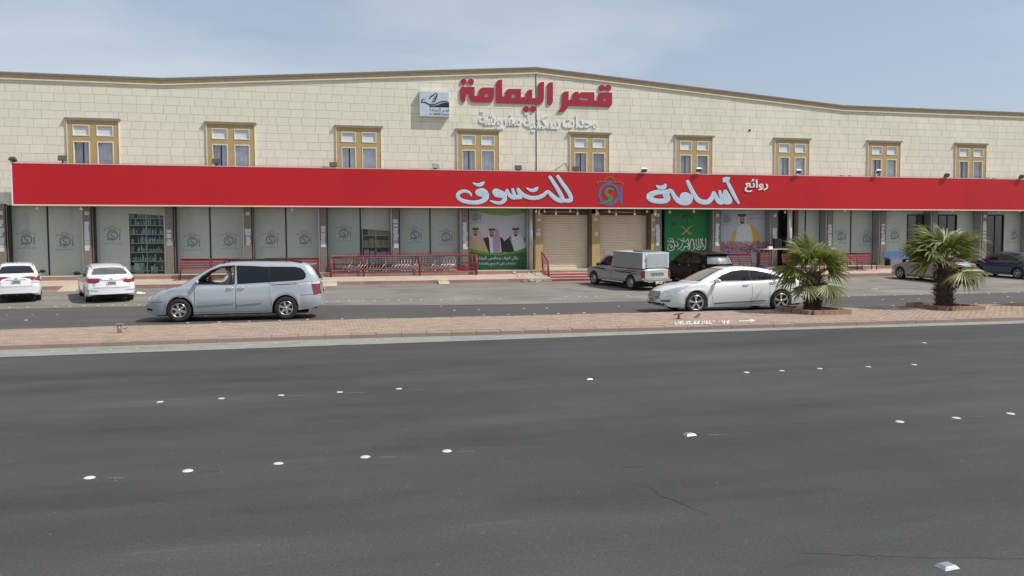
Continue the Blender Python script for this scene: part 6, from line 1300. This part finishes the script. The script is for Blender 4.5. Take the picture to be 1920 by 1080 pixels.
c.patch('window', [(1.12, 1.07), (.80, 1.40), (.62, 1.53), (.20, 1.56), (.14, 1.07)], 'y', 1, m_cgl, .006, both=True, edge=.07); c.patch('windshield', [(-.60, 1.10), (.60, 1.10), (.52, 1.56), (-.52, 1.56)], 'x', 1, m_cgl, .006)
c.seam([(.0, 1.04), (.0, .42)], both=True, w=.035, name='bed_gap'); c.seam([(1.18, 1.05), (1.15, .7), (1.05, .4)], both=True, w=.008); c.handle(.28, .93, m_chrome)
c.seam([(-2.44, 1.035), (-.04, 1.035)], both=True, w=.05, name='bed_rail', off=.008)
m_dec = mat('decal_black', (.02, .02, .022), .7, spec=.1)
for pl in ([(1.9, .88), (1.2, .94), (.4, .90), (.6, .86), (1.3, .88)], [(.95, .90), (.5, .80), (.1, .82), (.45, .78), (.8, .84)], [(-.1, .88), (-1.4, .86), (-2.2, .78), (-1.5, .80), (-.4, .83)], [(-.3, .93), (-1.8, .91), (-2.1, .88), (-1.6, .885)]): c.patch('stripe_decal', pl, 'y', 1, m_dec, .005, both=True)
c.patch('tailgate', [(-.70, .60), (.70, .60), (.70, .99), (-.70, .99)], 'x', -1, paintm('tailgate_pale', (.50, .50, .48), .1), .012)
for sg in (1, -1): c.patch('tail_light', [(sg*.73, .62), (sg*.85, .62), (sg*.85, .97), (sg*.73, .97)], 'x', -1, m_tail, .012, edge=.05)
c.patch('tail_light', [(-2.47, .62), (-2.36, .62), (-2.36, .97), (-2.47, .97)], 'y', 1, m_tail, .010, both=True, edge=.05)
xr = -2.5+.0; hit = c.bvh.ray_cast(Vector((-4, 0, .8)), Vector((1, 0, 0)))[0].x-.018
mb = MB(); vs, fs = text2d('TOYOTA', .01, .012); mb.add([(hit-p[2]*.2-.006, .40-.80*p[0], .71+.16*p[1]) for p in vs], fs); mb.build('lettering', m_black, c.root)
mb = MB(); mb.box(-2.66, -2.52, -.80, .80, .46, .54).box(-2.56, -2.44, -.5, .5, .40, .46); mb.build('rear_bumper', m_chrome, c.root); c.plate(.40, -1) if False else MB().box(-2.665, -2.655, -.2, .2, .34, .47).build('number_plate', m_plate, c.root)
cb = link('cargo_box', None, c.root, (0, 0, 0)); m_bx = mat('box_grey', (.27, .27, .27), .55, var=.04); m_bw = mat('box_door_white', (.62, .66, .70), .35, coat=.2)
BXT = 1.80
MB().box(-2.36, -.06, -.80, .80, 1.05, BXT).build('side_panels', m_bx, cb); MB().box(-2.40, -.02, -.83, .83, BXT, BXT+.03).build('roof_panel', mat('box_roof', (.45, .46, .46), .5), cb)
MB().box(-2.40, -2.36, -.80, .80, 1.06, BXT-.002).build('rear_frame', m_bw, cb); MB().box(-2.425, -2.40, -.72, .56, 1.10, BXT-.04).build('rear_door', mat('door_pale_blue', (.37, .42, .46), .3, coat=.3), cb); MB().tube([(-2.43, .60, 1.08), (-2.43, .60, BXT-.02)], .015, 6).box(-2.45, -2.42, .55, .65, 1.5, 1.54).build('lock_bar', m_steel, cb)
MB().box(-1.95, -1.2, -.5, .45, BXT+.03, BXT+.10).build('roof_hatch', mat('hatch_grey', (.12, .13, .14), .4), cb); MB().tube([(-2.42, .80, 1.06), (-2.42, -.80, 1.06)], .018, 6).build('door_sill', m_black, cb)
c.mirror(1.02, 1.12, m_plas, y=.80, sz=1.1); MB().tube([(.95, .60, 1.45), (.9, .64, 1.80)], .006, 5).build('antenna', m_plas, c.root)
for sg in (1, -1): c.patch('headlight', [(sg*.50, .76), (sg*.80, .78), (sg*.78, .92), (sg*.54, .88)], 'x', 1, m_head, .01, edge=.05); MB().box(-1.02, -.98, sg*.72-.12, sg*.72+.12, .18, .45).build('mud_flap', m_plas, c.root).location = (-1.0, 0, 0)
MB().box(-.9, .9, .70, .80, .30, .35).build('side_step', m_chrome, c.root)
MB().tube([(-2.62, 0, .42), (-2.80, 0, .42), (-2.80, 0, .48)], .022, 6).build('tow_hook', m_steel, c.root)
